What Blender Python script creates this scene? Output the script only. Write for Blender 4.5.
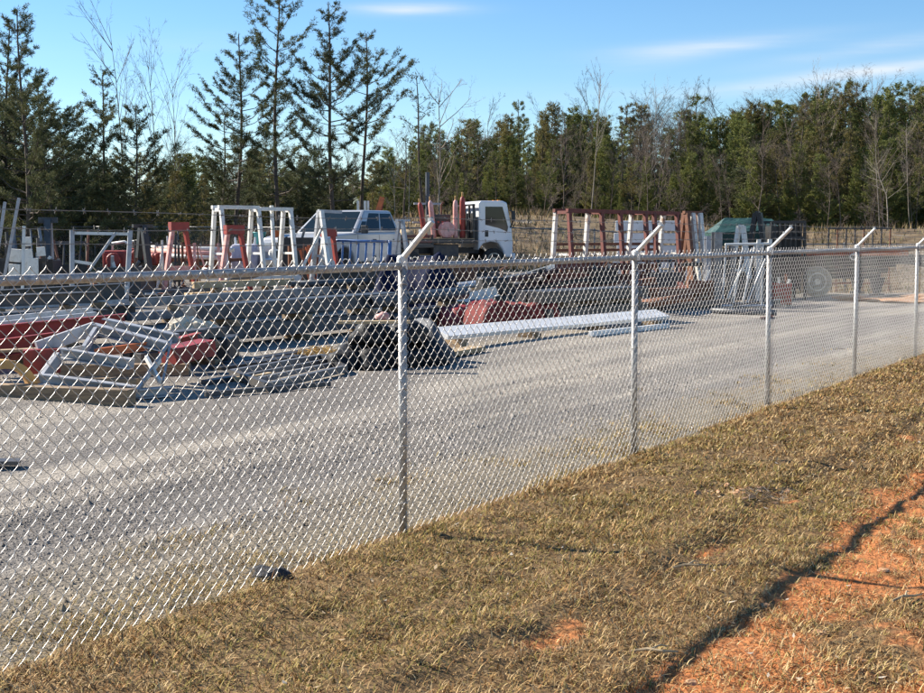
import bpy, math, random
import numpy as np
from mathutils import Vector, Matrix

R = math.radians
random.seed(11)
scn = bpy.context.scene
for o in list(bpy.data.objects):
    bpy.data.objects.remove(o)
COL = scn.collection

# ------------------------------------------------------------------ camera
FPX, CX, CY = 1281.0, 462.0, 346.5          # focal length and centre in photo pixels
CAMZ = 1.67
PITCH = math.atan(111.5 / FPX)
cam_d = bpy.data.cameras.new('camera')
cam = bpy.data.objects.new('camera', cam_d)
COL.objects.link(cam)
cam.location = (0, 0, CAMZ)
cam.rotation_euler = (R(90) - PITCH, 0, 0)
cam_d.sensor_width = 36
cam_d.lens = 36 * FPX / 924
cam_d.clip_start = 0.05
cam_d.clip_end = 5000
scn.camera = cam

# ------------------------------------------------------------------ light
SUN_AZ, SUN_EL = R(-66), R(34)               # azimuth from +Y towards +X
sun_vec = Vector((math.sin(SUN_AZ) * math.cos(SUN_EL), math.cos(SUN_AZ) * math.cos(SUN_EL), math.sin(SUN_EL)))
sl = bpy.data.lights.new('sun', 'SUN')
sl.energy = 5.0
sl.angle = R(0.53)
sl.color = (1.0, 0.92, 0.80)
so = bpy.data.objects.new('sun', sl)
COL.objects.link(so)
so.rotation_euler = sun_vec.to_track_quat('Z', 'Y').to_euler()
so.location = (-30, 15, 30)

w = bpy.data.worlds.new('World')
scn.world = w
w.use_nodes = True
nt = w.node_tree
nt.nodes.clear()


def wn(t, **k):
    n = nt.nodes.new(t)
    for a, b in k.items():
        setattr(n, a, b)
    return n


def wmath(op, a, b=None):
    n = wn('ShaderNodeMath', operation=op)
    for i, v in enumerate((a, b)):
        if v is None:
            continue
        if isinstance(v, (int, float)):
            n.inputs[i].default_value = v
        else:
            nt.links.new(v, n.inputs[i])
    return n.outputs[0]


out = wn('ShaderNodeOutputWorld')
bg = wn('ShaderNodeBackground')
bg.inputs['Strength'].default_value = 0.055
sky = wn('ShaderNodeTexSky', sky_type='NISHITA')
sky.sun_disc = False
sky.sun_elevation = SUN_EL
sky.sun_rotation = SUN_AZ
sky.altitude = 200
sky.air_density = 1.0
sky.dust_density = 0.0
sky.ozone_density = 4.0
tc = wn('ShaderNodeTexCoord')
sep = wn('ShaderNodeSeparateXYZ')
nt.links.new(tc.outputs['Generated'], sep.inputs[0])
az = wmath('ARCTAN2', sep.outputs[0], sep.outputs[1])
el = wmath('ARCSINE', sep.outputs[2])
# thin cirrus: noise stretched along the horizon
cmb = wn('ShaderNodeCombineXYZ')
nt.links.new(wmath('ADD', wmath('MULTIPLY', az, 5.0), wmath('MULTIPLY', el, 10.0)), cmb.inputs[0])
nt.links.new(wmath('MULTIPLY', el, 60.0), cmb.inputs[1])
nz = wn('ShaderNodeTexNoise')
nz.inputs['Scale'].default_value = 1.0
nz.inputs['Detail'].default_value = 6.0
nz.inputs['Roughness'].default_value = 0.55
nt.links.new(cmb.outputs[0], nz.inputs['Vector'])


def cloud(a0, e0, wa, we, tilt, amp):
    da = wmath('SUBTRACT', az, a0)
    de = wmath('SUBTRACT', wmath('SUBTRACT', el, e0), wmath('MULTIPLY', da, tilt))
    q = wmath('ADD', wmath('POWER', wmath('ABSOLUTE', wmath('DIVIDE', da, wa)), 2.0),
              wmath('POWER', wmath('ABSOLUTE', wmath('DIVIDE', de, we)), 2.0))
    g = wmath('POWER', 2.718, wmath('MULTIPLY', q, -1.0))
    return wmath('MULTIPLY', g, amp)


def pxdir(px, py):
    v = Vector(((px - CX) / FPX, 1.0, -(py - CY) / FPX))
    v = Matrix.Rotation(-PITCH, 3, 'X') @ v
    v.normalize()
    return math.atan2(v.x, v.y), math.asin(v.z)


tot = None
for (px, py, wpx, hpx, tilt, amp) in ((412, 9, 52, 6, 0.0, 1.15), (715, 46, 95, 7, 0.06, 0.85), (850, 74, 150, 7, 0.10, 1.0),
                                      (905, 42, 120, 7, 0.12, 0.6), (640, 64, 60, 8, 0.10, 0.28), (560, 95, 90, 8, 0.0, 0.22), (190, 42, 70, 9, 0.1, 0.16),
                                      (-260, 60, 160, 12, 0.1, 0.5), (1250, 30, 160, 12, 0.1, 0.5)):
    a0, e0 = pxdir(px, py)
    c = cloud(a0, e0, wpx / FPX, hpx / FPX, tilt, amp)
    tot = c if tot is None else wmath('ADD', tot, c)
nr = wn('ShaderNodeMapRange')
nr.inputs[1].default_value = 0.36
nr.inputs[2].default_value = 0.66
nt.links.new(nz.outputs[0], nr.inputs[0])
fac = wmath('MULTIPLY', tot, wmath('ADD', wmath('MULTIPLY', nr.outputs[0], 0.75), 0.25))
fac = wmath('MINIMUM', wmath('MULTIPLY', fac, 0.8), 0.85)
mixc = wn('ShaderNodeMix', data_type='RGBA')
nt.links.new(fac, mixc.inputs['Factor'])
hsv = wn('ShaderNodeHueSaturation')
hsv.inputs['Saturation'].default_value = 1.17
hsv.inputs['Value'].default_value = 1.42
nt.links.new(sky.outputs[0], hsv.inputs['Color'])
nt.links.new(hsv.outputs[0], mixc.inputs['A'])
mixc.inputs['B'].default_value = (8.0, 8.4, 8.9, 1)
nt.links.new(mixc.outputs['Result'], bg.inputs['Color'])
nt.links.new(bg.outputs[0], out.inputs[0])

scn.view_settings.view_transform = 'Standard'
scn.view_settings.look = 'None'
scn.view_settings.exposure = 1.08
scn.view_settings.gamma = 1.0

# ------------------------------------------------------------------ numbers: noise, terrain, pixel rays


def vnoise(x, y, seed=0):
    x = np.asarray(x, float)
    y = np.asarray(y, float)
    xi = np.floor(x).astype(np.int64)
    yi = np.floor(y).astype(np.int64)
    fx = x - xi
    fy = y - yi
    fx = fx * fx * (3 - 2 * fx)
    fy = fy * fy * (3 - 2 * fy)

    def h(a, b):
        n = (a * 374761393 + b * 668265263 + seed * 1442695041) & 0x7fffffff
        n = ((n ^ (n >> 13)) * 1274126177) & 0x7fffffff
        return ((n ^ (n >> 16)) & 0xffff) / 65535.0
    a = h(xi, yi) * (1 - fx) + h(xi + 1, yi) * fx
    b = h(xi, yi + 1) * (1 - fx) + h(xi + 1, yi + 1) * fx
    return a * (1 - fy) + b * fy


def fbm(x, y, seed=0, o=4):
    s = 0
    a = 0.5
    for i in range(o):
        s = s + a * vnoise(x * 2 ** i, y * 2 ** i, seed + i * 17)
        a *= 0.5
    return s / (1 - 0.5 ** o)


def sm(a, b, v):
    t = np.clip((np.asarray(v, float) - a) / (b - a), 0, 1)
    return t * t * (3 - 2 * t)


def hgt(x, y):
    x = np.asarray(x, float)
    y = np.asarray(y, float)
    u = x / np.maximum(y, 4.0)
    z = 0.42 * sm(14, 34, y) * (1 - sm(0.06, 0.2, u)) - 0.33 * sm(22, 40, y) * sm(0.12, 0.26, u)
    B = 1.0 + 1.25 * sm(-0.13, -0.02, u) + 0.1 * sm(0.2, 0.3, u)
    z = z + B * sm(47, 57, y)
    z = z + 0.5 * (fbm(x * 0.09, y * 0.09, 5) - 0.5) * sm(47, 56, y)
    return z


def H(x, y):
    return float(hgt(x, y))


def ray(px, py):
    v = Vector(((px - CX) / FPX, 1.0, -(py - CY) / FPX))
    return Matrix.Rotation(-PITCH, 3, 'X') @ v


def gp(px, py, dz=0.0):
    """point of the terrain seen at a photo pixel"""
    d = ray(px, py)
    t = 2.0
    while t < 140:
        p = Vector((0, 0, CAMZ)) + d * t
        if p.z < H(p.x, p.y) + dz:
            break
        t += 0.05
    return Vector((p.x, p.y, H(p.x, p.y)))


def wp(px, py, Y):
    """point at distance Y on the ray of a photo pixel"""
    d = ray(px, py)
    return Vector((0, 0, CAMZ)) + d * (Y / d.y)


def gx(px, Y):
    """ground point at distance Y in the column of a photo pixel"""
    X = (px - CX) / FPX * Y
    return Vector((X, Y, H(X, Y)))


# fence line
F0 = Vector((-0.307, 7.04, 0))
FT = Vector((0.5304, 0.8478, 0))
FN = Vector((0.8478, -0.5304, 0))            # towards the camera's side
FS = 3.09


def fpt(s, n, z=0):
    p = F0 + FT * s + FN * n
    p.z = z
    return p

# ------------------------------------------------------------------ materials


MATS = {}


def mat(name, col, rough=0.6, metal=0.0, col2=None, scale=8.0, bump=0.0, detail=5.0, spread=(0.4, 0.62), attr=None, spec=0.5, rnd=0.0, stretch=None, bscale=None, coat=0.0):
    if name in MATS:
        return MATS[name]
    m = bpy.data.materials.new(name)
    m.use_nodes = True
    t = m.node_tree
    b = t.nodes['Principled BSDF']
    b.inputs['Roughness'].default_value = rough
    b.inputs['Metallic'].default_value = metal
    b.inputs['Specular IOR Level'].default_value = spec
    if coat:
        b.inputs['Coat Weight'].default_value = coat
        b.inputs['Coat Roughness'].default_value = 0.08
    b.inputs['Base Color'].default_value = (*col, 1)
    tcn = t.nodes.new('ShaderNodeTexCoord')
    src = tcn.outputs['Object']
    if stretch:
        mp = t.nodes.new('ShaderNodeMapping')
        mp.inputs['Scale'].default_value = stretch
        t.links.new(src, mp.inputs[0])
        src = mp.outputs[0]
    cur = None
    if attr:
        an = t.nodes.new('ShaderNodeAttribute')
        an.attribute_name = attr
        cur = an.outputs['Color']
    if col2 is not None:
        n = t.nodes.new('ShaderNodeTexNoise')
        n.inputs['Scale'].default_value = scale
        n.inputs['Detail'].default_value = detail
        n.inputs['Roughness'].default_value = 0.6
        t.links.new(src, n.inputs['Vector'])
        mr = t.nodes.new('ShaderNodeMapRange')
        mr.inputs[1].default_value, mr.inputs[2].default_value = spread
        t.links.new(n.outputs[0], mr.inputs[0])
        mx = t.nodes.new('ShaderNodeMix')
        mx.data_type = 'RGBA'
        t.links.new(mr.outputs[0], mx.inputs['Factor'])
        if cur is None:
            mx.inputs['A'].default_value = (*col, 1)
        else:
            t.links.new(cur, mx.inputs['A'])
        mx.inputs['B'].default_value = (*col2, 1)
        cur = mx.outputs['Result']
    if rnd:
        oi = t.nodes.new('ShaderNodeObjectInfo')
        hs = t.nodes.new('ShaderNodeHueSaturation')
        mr2 = t.nodes.new('ShaderNodeMapRange')
        mr2.inputs[3].default_value, mr2.inputs[4].default_value = 1 - rnd, 1 + rnd
        t.links.new(oi.outputs['Random'], mr2.inputs[0])
        t.links.new(mr2.outputs[0], hs.inputs['Value'])
        if cur is None:
            hs.inputs['Color'].default_value = (*col, 1)
        else:
            t.links.new(cur, hs.inputs['Color'])
        cur = hs.outputs[0]
    if cur is not None:
        t.links.new(cur, b.inputs['Base Color'])
    if bump:
        n2 = t.nodes.new('ShaderNodeTexNoise')
        n2.inputs['Scale'].default_value = bscale or scale * 3
        n2.inputs['Detail'].default_value = 6
        t.links.new(src, n2.inputs['Vector'])
        bp = t.nodes.new('ShaderNodeBump')
        bp.inputs['Strength'].default_value = bump
        bp.inputs['Distance'].default_value = 0.02
        t.links.new(n2.outputs[0], bp.inputs['Height'])
        t.links.new(bp.outputs[0], b.inputs['Normal'])
    MATS[name] = m
    return m


def glass(name, col, rough=0.08):
    m = mat(name, col, rough, 0.0, spec=0.3)
    return m


zinc = mat('galvanised zinc', (0.46, 0.45, 0.43), 0.5, 0.6, (0.30, 0.29, 0.28), 45, 0.15, spread=(0.42, 0.6))
zinc_wire = mat('galvanised wire', (0.54, 0.52, 0.49), 0.42, 0.75)
zinc_arm = mat('aluminium casting', (0.72, 0.72, 0.70), 0.55, 0.35, (0.6, 0.6, 0.58), 30)
white_p = mat('worn white paint', (0.72, 0.71, 0.66), 0.6, 0, (0.50, 0.47, 0.40), 7, 0.1, spread=(0.5, 0.72))
white_rust = mat('sunlit white with rust', (0.68, 0.66, 0.60), 0.7, 0, (0.30, 0.17, 0.10), 5, 0.1, spread=(0.52, 0.66))  # sun on the legs put into the white, over rust patches
red_p = mat('red oxide paint', (0.35, 0.045, 0.03), 0.55, 0, (0.22, 0.04, 0.028), 6, 0.1)
pink_p = mat('sunlit red and pink paint', (0.72, 0.42, 0.37), 0.7, 0, (0.58, 0.24, 0.20), 6, 0.1)  # sunlit side of the red trestles put into colour; plain pink elsewhere
maroon = mat('dark maroon paint', (0.30, 0.028, 0.022), 0.5, 0, (0.18, 0.022, 0.018), 6, 0.1)
orange_p = mat('orange paint', (0.60, 0.16, 0.05), 0.55, 0, (0.42, 0.12, 0.05), 6)
rust = mat('brown rust', (0.16, 0.07, 0.045), 0.85, 0, (0.24, 0.11, 0.06), 9, 0.25)
rust_red = mat('reddish rust', (0.20, 0.06, 0.045), 0.8, 0, (0.13, 0.05, 0.04), 9, 0.2)
steel_grey = mat('mill steel grey', (0.22, 0.225, 0.23), 0.5, 0.4, (0.12, 0.12, 0.125), 6, 0.1, rnd=0.2)
steel_dark = mat('dark mill steel', (0.055, 0.058, 0.065), 0.5, 0.3, (0.10, 0.09, 0.08), 6, 0.1, rnd=0.3)
steel_blue = mat('blue grey primed steel', (0.065, 0.078, 0.092), 0.5, 0.1, (0.04, 0.043, 0.05), 5, 0.1, rnd=0.15)
grey_paint = mat('light grey paint', (0.42, 0.43, 0.45), 0.5, 0.1, (0.33, 0.33, 0.34), 7, 0.1)
silver = mat('silver steel', (0.52, 0.53, 0.54), 0.45, 0.5, (0.36, 0.36, 0.36), 8, 0.1)
black_p = mat('black paint', (0.018, 0.018, 0.02), 0.45, 0, (0.035, 0.033, 0.03), 7, 0.1)
black_r = mat('black rubber', (0.02, 0.02, 0.02), 0.8, 0, (0.035, 0.033, 0.03), 9, 0.1)
tyre_dust = mat('dusty tyre rubber', (0.42, 0.36, 0.27), 0.9, 0, (0.28, 0.23, 0.17), 12, 0.2)
blue_p = mat('blue paint', (0.10, 0.20, 0.42), 0.45, 0, (0.07, 0.14, 0.30), 6)
navy_tarp = mat('navy tarpaulin', (0.006, 0.010, 0.035), 0.8, 0, (0.010, 0.015, 0.045), 5, 0.3, spec=0.1)
green_tarp = mat('green tarpaulin', (0.016, 0.065, 0.055), 0.6, 0, (0.011, 0.045, 0.04), 4, 0.4)
black_tarp = mat('black tarpaulin', (0.010, 0.011, 0.014), 0.6, 0, (0.018, 0.018, 0.02), 6, 0.6, spec=0.25)
grey_tarp = mat('grey tarpaulin', (0.09, 0.10, 0.12), 0.7, 0, (0.05, 0.055, 0.065), 5, 0.4)
red_tarp = mat('red tarpaulin', (0.19, 0.02, 0.016), 0.85, 0, (0.11, 0.015, 0.013), 5, 0.5)
teal = mat('teal plastic', (0.05, 0.28, 0.27), 0.5)
bright_white = mat('bright white coating', (0.84, 0.83, 0.80), 0.5, 0, (0.74, 0.72, 0.68), 4, 0.05)
wood = mat('weathered timber', (0.34, 0.24, 0.14), 0.85, 0, (0.20, 0.14, 0.09), 5, 0.3, stretch=(1, 1, 8), rnd=0.2)
wood_pale = mat('pale timber', (0.52, 0.39, 0.23), 0.85, 0, (0.38, 0.27, 0.15), 5, 0.3, rnd=0.2)
tan_pipe = mat('yellow ochre paint', (0.58, 0.34, 0.11), 0.6, 0, (0.46, 0.26, 0.09), 6, 0.1)
foam = mat('cream foam rubble', (0.66, 0.60, 0.48), 0.9, 0, (0.45, 0.38, 0.28), 9, 0.4)
straw_m = mat('yellow straw', (0.60, 0.42, 0.16), 0.9, 0, (0.40, 0.25, 0.09), 20, 0.3)
car_silver = mat('silver car paint', (0.47, 0.475, 0.48), 0.35, 0.25, coat=0.5)
car_white = mat('white cab paint', (0.70, 0.71, 0.73), 0.35, 0, coat=0.5)
car_dark = mat('dark plastic trim', (0.018, 0.02, 0.022), 0.5)
pane_m = glass('vehicle glass', (0.012, 0.02, 0.024))
chrome = mat('bright alloy', (0.68, 0.68, 0.68), 0.3, 0.9)
cream_rim = mat('cream wheel paint', (0.68, 0.63, 0.52), 0.6, 0, (0.42, 0.36, 0.26), 9)
lens_amber = mat('amber lens', (0.6, 0.2, 0.02), 0.25)
lens_clear = mat('headlamp lens', (0.6, 0.62, 0.65), 0.12, 0.3)
lens_red = mat('red lens', (0.4, 0.02, 0.02), 0.25)
lav = mat('pale lilac sacking', (0.55, 0.55, 0.66), 0.8, 0, (0.45, 0.45, 0.55), 6, 0.4)
bark_dark = mat('pine bark', (0.065, 0.050, 0.040), 0.9, 0, (0.11, 0.085, 0.065), 9, 0.4)
bark_pale = mat('pale bark', (0.34, 0.29, 0.23), 0.9, 0, (0.22, 0.18, 0.14), 6, 0.3)
bark_brown = mat('brown twig bark', (0.115, 0.085, 0.065), 0.9, 0, (0.17, 0.13, 0.10), 6, rnd=0.15)
barb_m = mat('weathered barbed wire', (0.22, 0.21, 0.20), 0.55, 0.5)
rock_m = mat('dark rock', (0.022, 0.022, 0.026), 0.9, 0, (0.05, 0.05, 0.052), 18, 0.6)
clay_clod = mat('clay clods', (0.40, 0.20, 0.10), 0.95, 0, (0.52, 0.33, 0.19), 14, 0.5)


def foliage_mat(name, a, b_, sc=0.9, trans=0.25):
    m = mat(name, a, 0.75, 0, b_, sc, detail=3, spread=(0.35, 0.65), rnd=0.22, spec=0.25)
    t = m.node_tree
    b = t.nodes['Principled BSDF']
    lk = b.inputs['Base Color'].links[0].from_socket
    tr = t.nodes.new('ShaderNodeBsdfTranslucent')
    t.links.new(lk, tr.inputs['Color'])
    ms = t.nodes.new('ShaderNodeMixShader')
    ms.inputs[0].default_value = trans
    t.links.new(b.outputs[0], ms.inputs[1])
    t.links.new(tr.outputs[0], ms.inputs[2])
    t.links.new(ms.outputs[0], t.nodes['Material Output'].inputs['Surface'])
    return m


needle_dark = foliage_mat('dark pine needles', (0.065, 0.085, 0.04), (0.125, 0.125, 0.052))
needle_green = foliage_mat('green pine needles', (0.10, 0.125, 0.036), (0.22, 0.22, 0.058))
needle_olive = foliage_mat('olive pine needles', (0.125, 0.115, 0.04), (0.23, 0.19, 0.065))

# ------------------------------------------------------------------ mesh helpers


class MB:
    def __init__(s):
        s.v = []
        s.f = []

    def add(s, vs, fs):
        o = len(s.v)
        s.v += [Vector(v) for v in vs]
        s.f += [[i + o for i in f] for f in fs]
        return s

    def box(s, c, size, rot=None):
        c = Vector(c)
        hx, hy, hz = [q / 2 for q in size]
        vs = [Vector((x, y, z)) for x in (-hx, hx) for y in (-hy, hy) for z in (-hz, hz)]
        if rot is not None:
            vs = [rot @ q for q in vs]
        return s.add([q + c for q in vs], [(0, 1, 3, 2), (4, 6, 7, 5), (0, 4, 5, 1), (2, 3, 7, 6), (0, 2, 6, 4), (1, 5, 7, 3)])

    def prof(s, p0, p1, pts, up=(0, 0, 1), caps=True):
        """extrude a closed 2D profile (side, up) from p0 to p1"""
        p0, p1 = Vector(p0), Vector(p1)
        d = (p1 - p0).normalized()
        up = Vector(up)
        if abs(d.dot(up)) > 0.98:
            up = Vector((0, 1, 0)) if abs(d.y) < 0.9 else Vector((1, 0, 0))
        sd = d.cross(up).normalized()
        u = sd.cross(d).normalized()
        n = len(pts)
        vs = [p + sd * a + u * b for p in (p0, p1) for a, b in pts]
        fs = [(i, (i + 1) % n, n + (i + 1) % n, n + i) for i in range(n)]
        if caps:
            fs += [tuple(range(n - 1, -1, -1)), tuple(range(n, 2 * n))]
        return s.add(vs, fs)

    def bar(s, p0, p1, wd, ht, up=(0, 0, 1)):
        a, b = wd / 2, ht / 2
        return s.prof(p0, p1, [(-a, -b), (a, -b), (a, b), (-a, b)], up)

    def hbeam(s, p0, p1, wd, ht, t=0.014, up=(0, 0, 1)):
        a, b = wd / 2, ht / 2
        return s.prof(p0, p1, [(-a, -b), (a, -b), (a, -b + t), (t / 2, -b + t), (t / 2, b - t), (a, b - t), (a, b), (-a, b), (-a, b - t), (-t / 2, b - t), (-t / 2, -b + t), (-a, -b + t)], up)

    def channel(s, p0, p1, wd, ht, t=0.012, up=(0, 0, 1)):
        a, b = wd / 2, ht / 2
        return s.prof(p0, p1, [(-a, -b), (a, -b), (a, -b + t), (-a + t, -b + t), (-a + t, b - t), (a, b - t), (a, b), (-a, b)], up)

    def angle(s, p0, p1, wd, ht, t=0.01, up=(0, 0, 1)):
        return s.prof(p0, p1, [(0, 0), (wd, 0), (wd, t), (t, t), (t, ht), (0, ht)], up)

    def tube(s, p0, p1, r, n=8, r2=None, hollow=0):
        p0, p1 = Vector(p0), Vector(p1)
        return s.path([p0, p1], [r, r2 if r2 is not None else r], n)

    def path(s, pts, rs, n=8, caps=True):
        pts = [Vector(p) for p in pts]
        if isinstance(rs, (int, float)):
            rs = [rs] * len(pts)
        o = len(s.v)
        prev = None
        for i, p in enumerate(pts):
            d = (pts[min(i + 1, len(pts) - 1)] - pts[max(i - 1, 0)]).normalized()
            if prev is None:
                a = d.orthogonal().normalized()
            else:
                a = (prev - d * prev.dot(d))
                a = a.normalized() if a.length > 1e-6 else d.orthogonal().normalized()
            prev = a
            b = d.cross(a)
            for k in range(n):
                t = 2 * math.pi * k / n
                s.v.append(p + (a * math.cos(t) + b * math.sin(t)) * rs[i])
        for i in range(len(pts) - 1):
            for k in range(n):
                k2 = (k + 1) % n
                s.f.append([o + i * n + k, o + i * n + k2, o + (i + 1) * n + k2, o + (i + 1) * n + k])
        if caps:
            s.f.append([o + k for k in range(n - 1, -1, -1)])
            e = o + (len(pts) - 1) * n
            s.f.append([e + k for k in range(n)])
        return s

    def pipe(s, p0, p1, ro, ri, n=14):
        """open-ended hollow pipe"""
        p0, p1 = Vector(p0), Vector(p1)
        d = (p1 - p0).normalized()
        a = d.orthogonal().normalized()
        b = d.cross(a)
        vs = []
        for p, r in ((p0, ro), (p1, ro), (p1, ri), (p0, ri)):
            vs += [p + (a * math.cos(2 * math.pi * k / n) + b * math.sin(2 * math.pi * k / n)) * r for k in range(n)]
        fs = [(j * n + k, j * n + (k + 1) % n, ((j + 1) % 4) * n + (k + 1) % n, ((j + 1) % 4) * n + k) for j in range(4) for k in range(n)]
        return s.add(vs, fs)

    def lathe(s, prof, c=(0, 0, 0), axis='Z', n=20):
        c = Vector(c)
        vs = []
        for r, h in prof:
            for k in range(n):
                t = 2 * math.pi * k / n
                x, y = r * math.cos(t), r * math.sin(t)
                q = {'Z': (x, y, h), 'Y': (x, h, y), 'X': (h, x, y)}[axis]
                vs.append(c + Vector(q))
        m = len(prof)
        fs = [(j * n + k, j * n + (k + 1) % n, (j + 1) * n + (k + 1) % n, (j + 1) * n + k) for j in range(m - 1) for k in range(n)]
        fs.append(tuple(range(n)))
        fs.append(tuple((m - 1) * n + k for k in range(n)))
        return s.add(vs, fs)

    def lump(s, c, size, seed, rough=0.3, sub=2, flat=True):
        """rough rounded lump, cut flat at the bottom"""
        import bmesh
        bm = bmesh.new()
        bmesh.ops.create_icosphere(bm, subdivisions=sub, radius=1)
        rr = random.Random(seed)
        ph = [rr.uniform(0, 9) for _ in range(9)]
        vs = []
        for q in bm.verts:
            p = q.co
            k = 1 + rough * (math.sin(p.x * 2.6 + ph[0]) * math.sin(p.y * 3.1 + ph[1]) + 0.6 * math.sin(p.z * 5 + ph[2] + p.x * 4) + 0.35 * math.sin(p.x * 9 + ph[3]) * math.sin(p.y * 8 + ph[4])) + rough * 0.3 * rr.uniform(-1, 1)
            z = p.z * k
            if flat:
                z = max(z, -0.25)
            vs.append(Vector(c) + Vector((p.x * k * size[0], p.y * k * size[1], z * size[2])))
        fs = [[v.index for v in f.verts] for f in bm.faces]
        bm.free()
        return s.add(vs, fs)

    def obj(s, name, m, parent=None, smooth=False, bevel=0.0, loc=None):
        me = bpy.data.meshes.new(name)
        me.from_pydata([tuple(q) for q in s.v], [], s.f)
        me.validate()
        me.materials.append(m)
        if smooth:
            me.polygons.foreach_set('use_smooth', [True] * len(me.polygons))
        me.update()
        o = bpy.data.objects.new(name, me)
        COL.objects.link(o)
        if parent:
            o.parent = parent
        if loc is not None:
            o.location = loc
        if bevel:
            md = o.modifiers.new('bevel', 'BEVEL')
            md.width = bevel
            md.segments = 2
            md.limit_method = 'ANGLE'
        import bmesh
        bm = bmesh.new()
        bm.from_mesh(me)
        bmesh.ops.recalc_face_normals(bm, faces=bm.faces)
        bm.to_mesh(me)
        bm.free()
        return o


def tag(o, label, cat, group=None):
    o['label'] = label
    o['category'] = cat
    if group:
        o['group'] = group
    return o


def thing(name, label, cat, loc=(0, 0, 0), rz=0.0, group=None):
    o = bpy.data.objects.new(name, None)
    COL.objects.link(o)
    o.empty_display_size = 0.2
    o.location = loc
    o.rotation_euler = (0, 0, rz)
    return tag(o, label, cat, group)


def copy_tree(o, parent=None):
    c = o.copy()
    COL.objects.link(c)
    c.parent = parent
    for ch in list(o.children):
        copy_tree(ch, c)
    return c


def npmesh(name, V, F, m, n=3, color=None, parent=None, smooth=False):
    """mesh from numpy arrays, every face with n corners"""
    me = bpy.data.meshes.new(name)
    V = np.asarray(V, np.float32)
    F = np.asarray(F, np.int32)
    me.vertices.add(len(V))
    me.vertices.foreach_set('co', V.ravel())
    me.loops.add(F.size)
    me.loops.foreach_set('vertex_index', F.ravel())
    me.polygons.add(len(F))
    me.polygons.foreach_set('loop_start', np.arange(0, F.size, n, dtype=np.int32))
    me.polygons.foreach_set('loop_total', np.full(len(F), n, np.int32))
    if smooth:
        me.polygons.foreach_set('use_smooth', np.ones(len(F), bool))
    me.update(calc_edges=True)
    me.validate()
    if color is not None:
        ca = me.color_attributes.new('tint', 'FLOAT_COLOR', 'POINT')
        C4 = np.ones((len(V), 4), np.float32)
        C4[:, :3] = color
        ca.data.foreach_set('color', C4.ravel())
    me.materials.append(m)
    o = bpy.data.objects.new(name, me)
    COL.objects.link(o)
    if parent:
        o.parent = parent
    return o


def grid(name, xs, ys, fn, m, color=None, kind='structure'):
    X, Y = np.meshgrid(xs, ys)
    P = fn(X.ravel(), Y.ravel())
    nx, ny = len(xs), len(ys)
    i = np.arange(nx - 1)
    j = np.arange(ny - 1)
    I, J = np.meshgrid(i, j)
    a = (J * nx + I).ravel()
    F = np.stack([a, a + 1, a + nx + 1, a + nx], 1)
    c = color(X.ravel(), Y.ravel()) if color else None
    o = npmesh(name, P, F, m, 4, c, smooth=True)
    o['kind'] = kind
    return o

# ------------------------------------------------------------------ ground


def tint_ground_mat(name, dark, scale, bump, spread=(0.45, 0.75)):
    return mat(name, (0.3, 0.3, 0.3), 0.95, 0, dark, scale, bump, attr='tint', detail=8, spread=spread, spec=0.2, bscale=scale * 1.3)


ground_m = tint_ground_mat('dry straw and leaf litter', (0.10, 0.07, 0.042), 2.6, 0.9, (0.38, 0.68))
gravel_m = tint_ground_mat('crushed stone', (0.075, 0.07, 0.062), 30.0, 1.6, (0.42, 0.78))
verge_m = tint_ground_mat('thatch and clay', (0.085, 0.055, 0.03), 30.0, 0.8, (0.5, 0.8))


def g_pts(x, y):
    return np.stack([x, y, hgt(x, y) - 0.07], 1)


def g_col(x, y):
    straw = np.array((0.235, 0.175, 0.105))
    leaf = np.array((0.15, 0.10, 0.065))
    k = (sm(55, 61, y) * 0.85 + 0.35 * (fbm(x * 0.3, y * 0.3, 3) - 0.5))[:, None]
    k = np.clip(k, 0, 1)
    return straw * (1 - k) + leaf * k


xs = np.concatenate([[-1500, -700, -350, -200], np.arange(-130, 131, 2.0), [200, 350, 700, 1500]])
ys = np.concatenate([[-500, -200, -80, -40, -20, -10], np.arange(0, 130, 2.0), [150, 200, 300, 600, 1500, 3000]])
grid('ground', xs, ys, g_pts, ground_m, g_col)


def road_track(s, n):
    """0..1 how compacted the road is"""
    q = n + 0.25 * (fbm(s * 0.15, n * 0.1, 31) - 0.5) * 4
    t = np.exp(-((q + 3.4) / 0.55) ** 2) + np.exp(-((q + 5.3) / 0.6) ** 2) + 0.8 * np.exp(-((q + 8.2) / 0.9) ** 2) + 0.7 * np.exp(-((q + 11) / 1.0) ** 2)
    return np.clip(t, 0, 1)


def y_pts(s, n):
    x = F0.x + FT.x * s + FN.x * n
    y = F0.y + FT.y * s + FN.y * n
    near = np.clip(1 - (y - 10) / 15, 0.25, 1)
    t = road_track(s, n)
    z = hgt(x, y) + 0.02 - 0.13 * sm(43, 48, y)
    z = z + near * (1 - 0.75 * t) * (0.05 * (fbm(s * 0.5, n * 1.2, 7) - 0.5) + 0.035 * (fbm(s * 3, n * 5, 9) - 0.5)) - 0.035 * t * near
    z = z * 1.0 + 0.04 * np.exp(-((n + 2.3) / 0.5) ** 2) * near
    z = z - 0.03 * sm(-0.6, 0.2, n)
    return np.stack([x, y, z], 1)


def y_col(s, n):
    t = road_track(s, n)
    base = np.array((0.22, 0.20, 0.18))
    pale = np.array((0.41, 0.365, 0.305))
    st = fbm(s * 0.25, n * 2.2, 41)
    k = np.clip(t * 0.70 + (st - 0.47) * 2.6, 0, 1)[:, None]
    c = base * (1 - k) + pale * k
    soil = np.array((0.26, 0.215, 0.15))
    e = (sm(-1.3, -0.2, n + 0.9 * (fbm(s * 0.9, n * 0.9, 12) - 0.5)))[:, None]
    c = c * (1 - e) + soil * e
    return c * (0.85 + 0.3 * vnoise(s * 9, n * 9, 3))[:, None]


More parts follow.
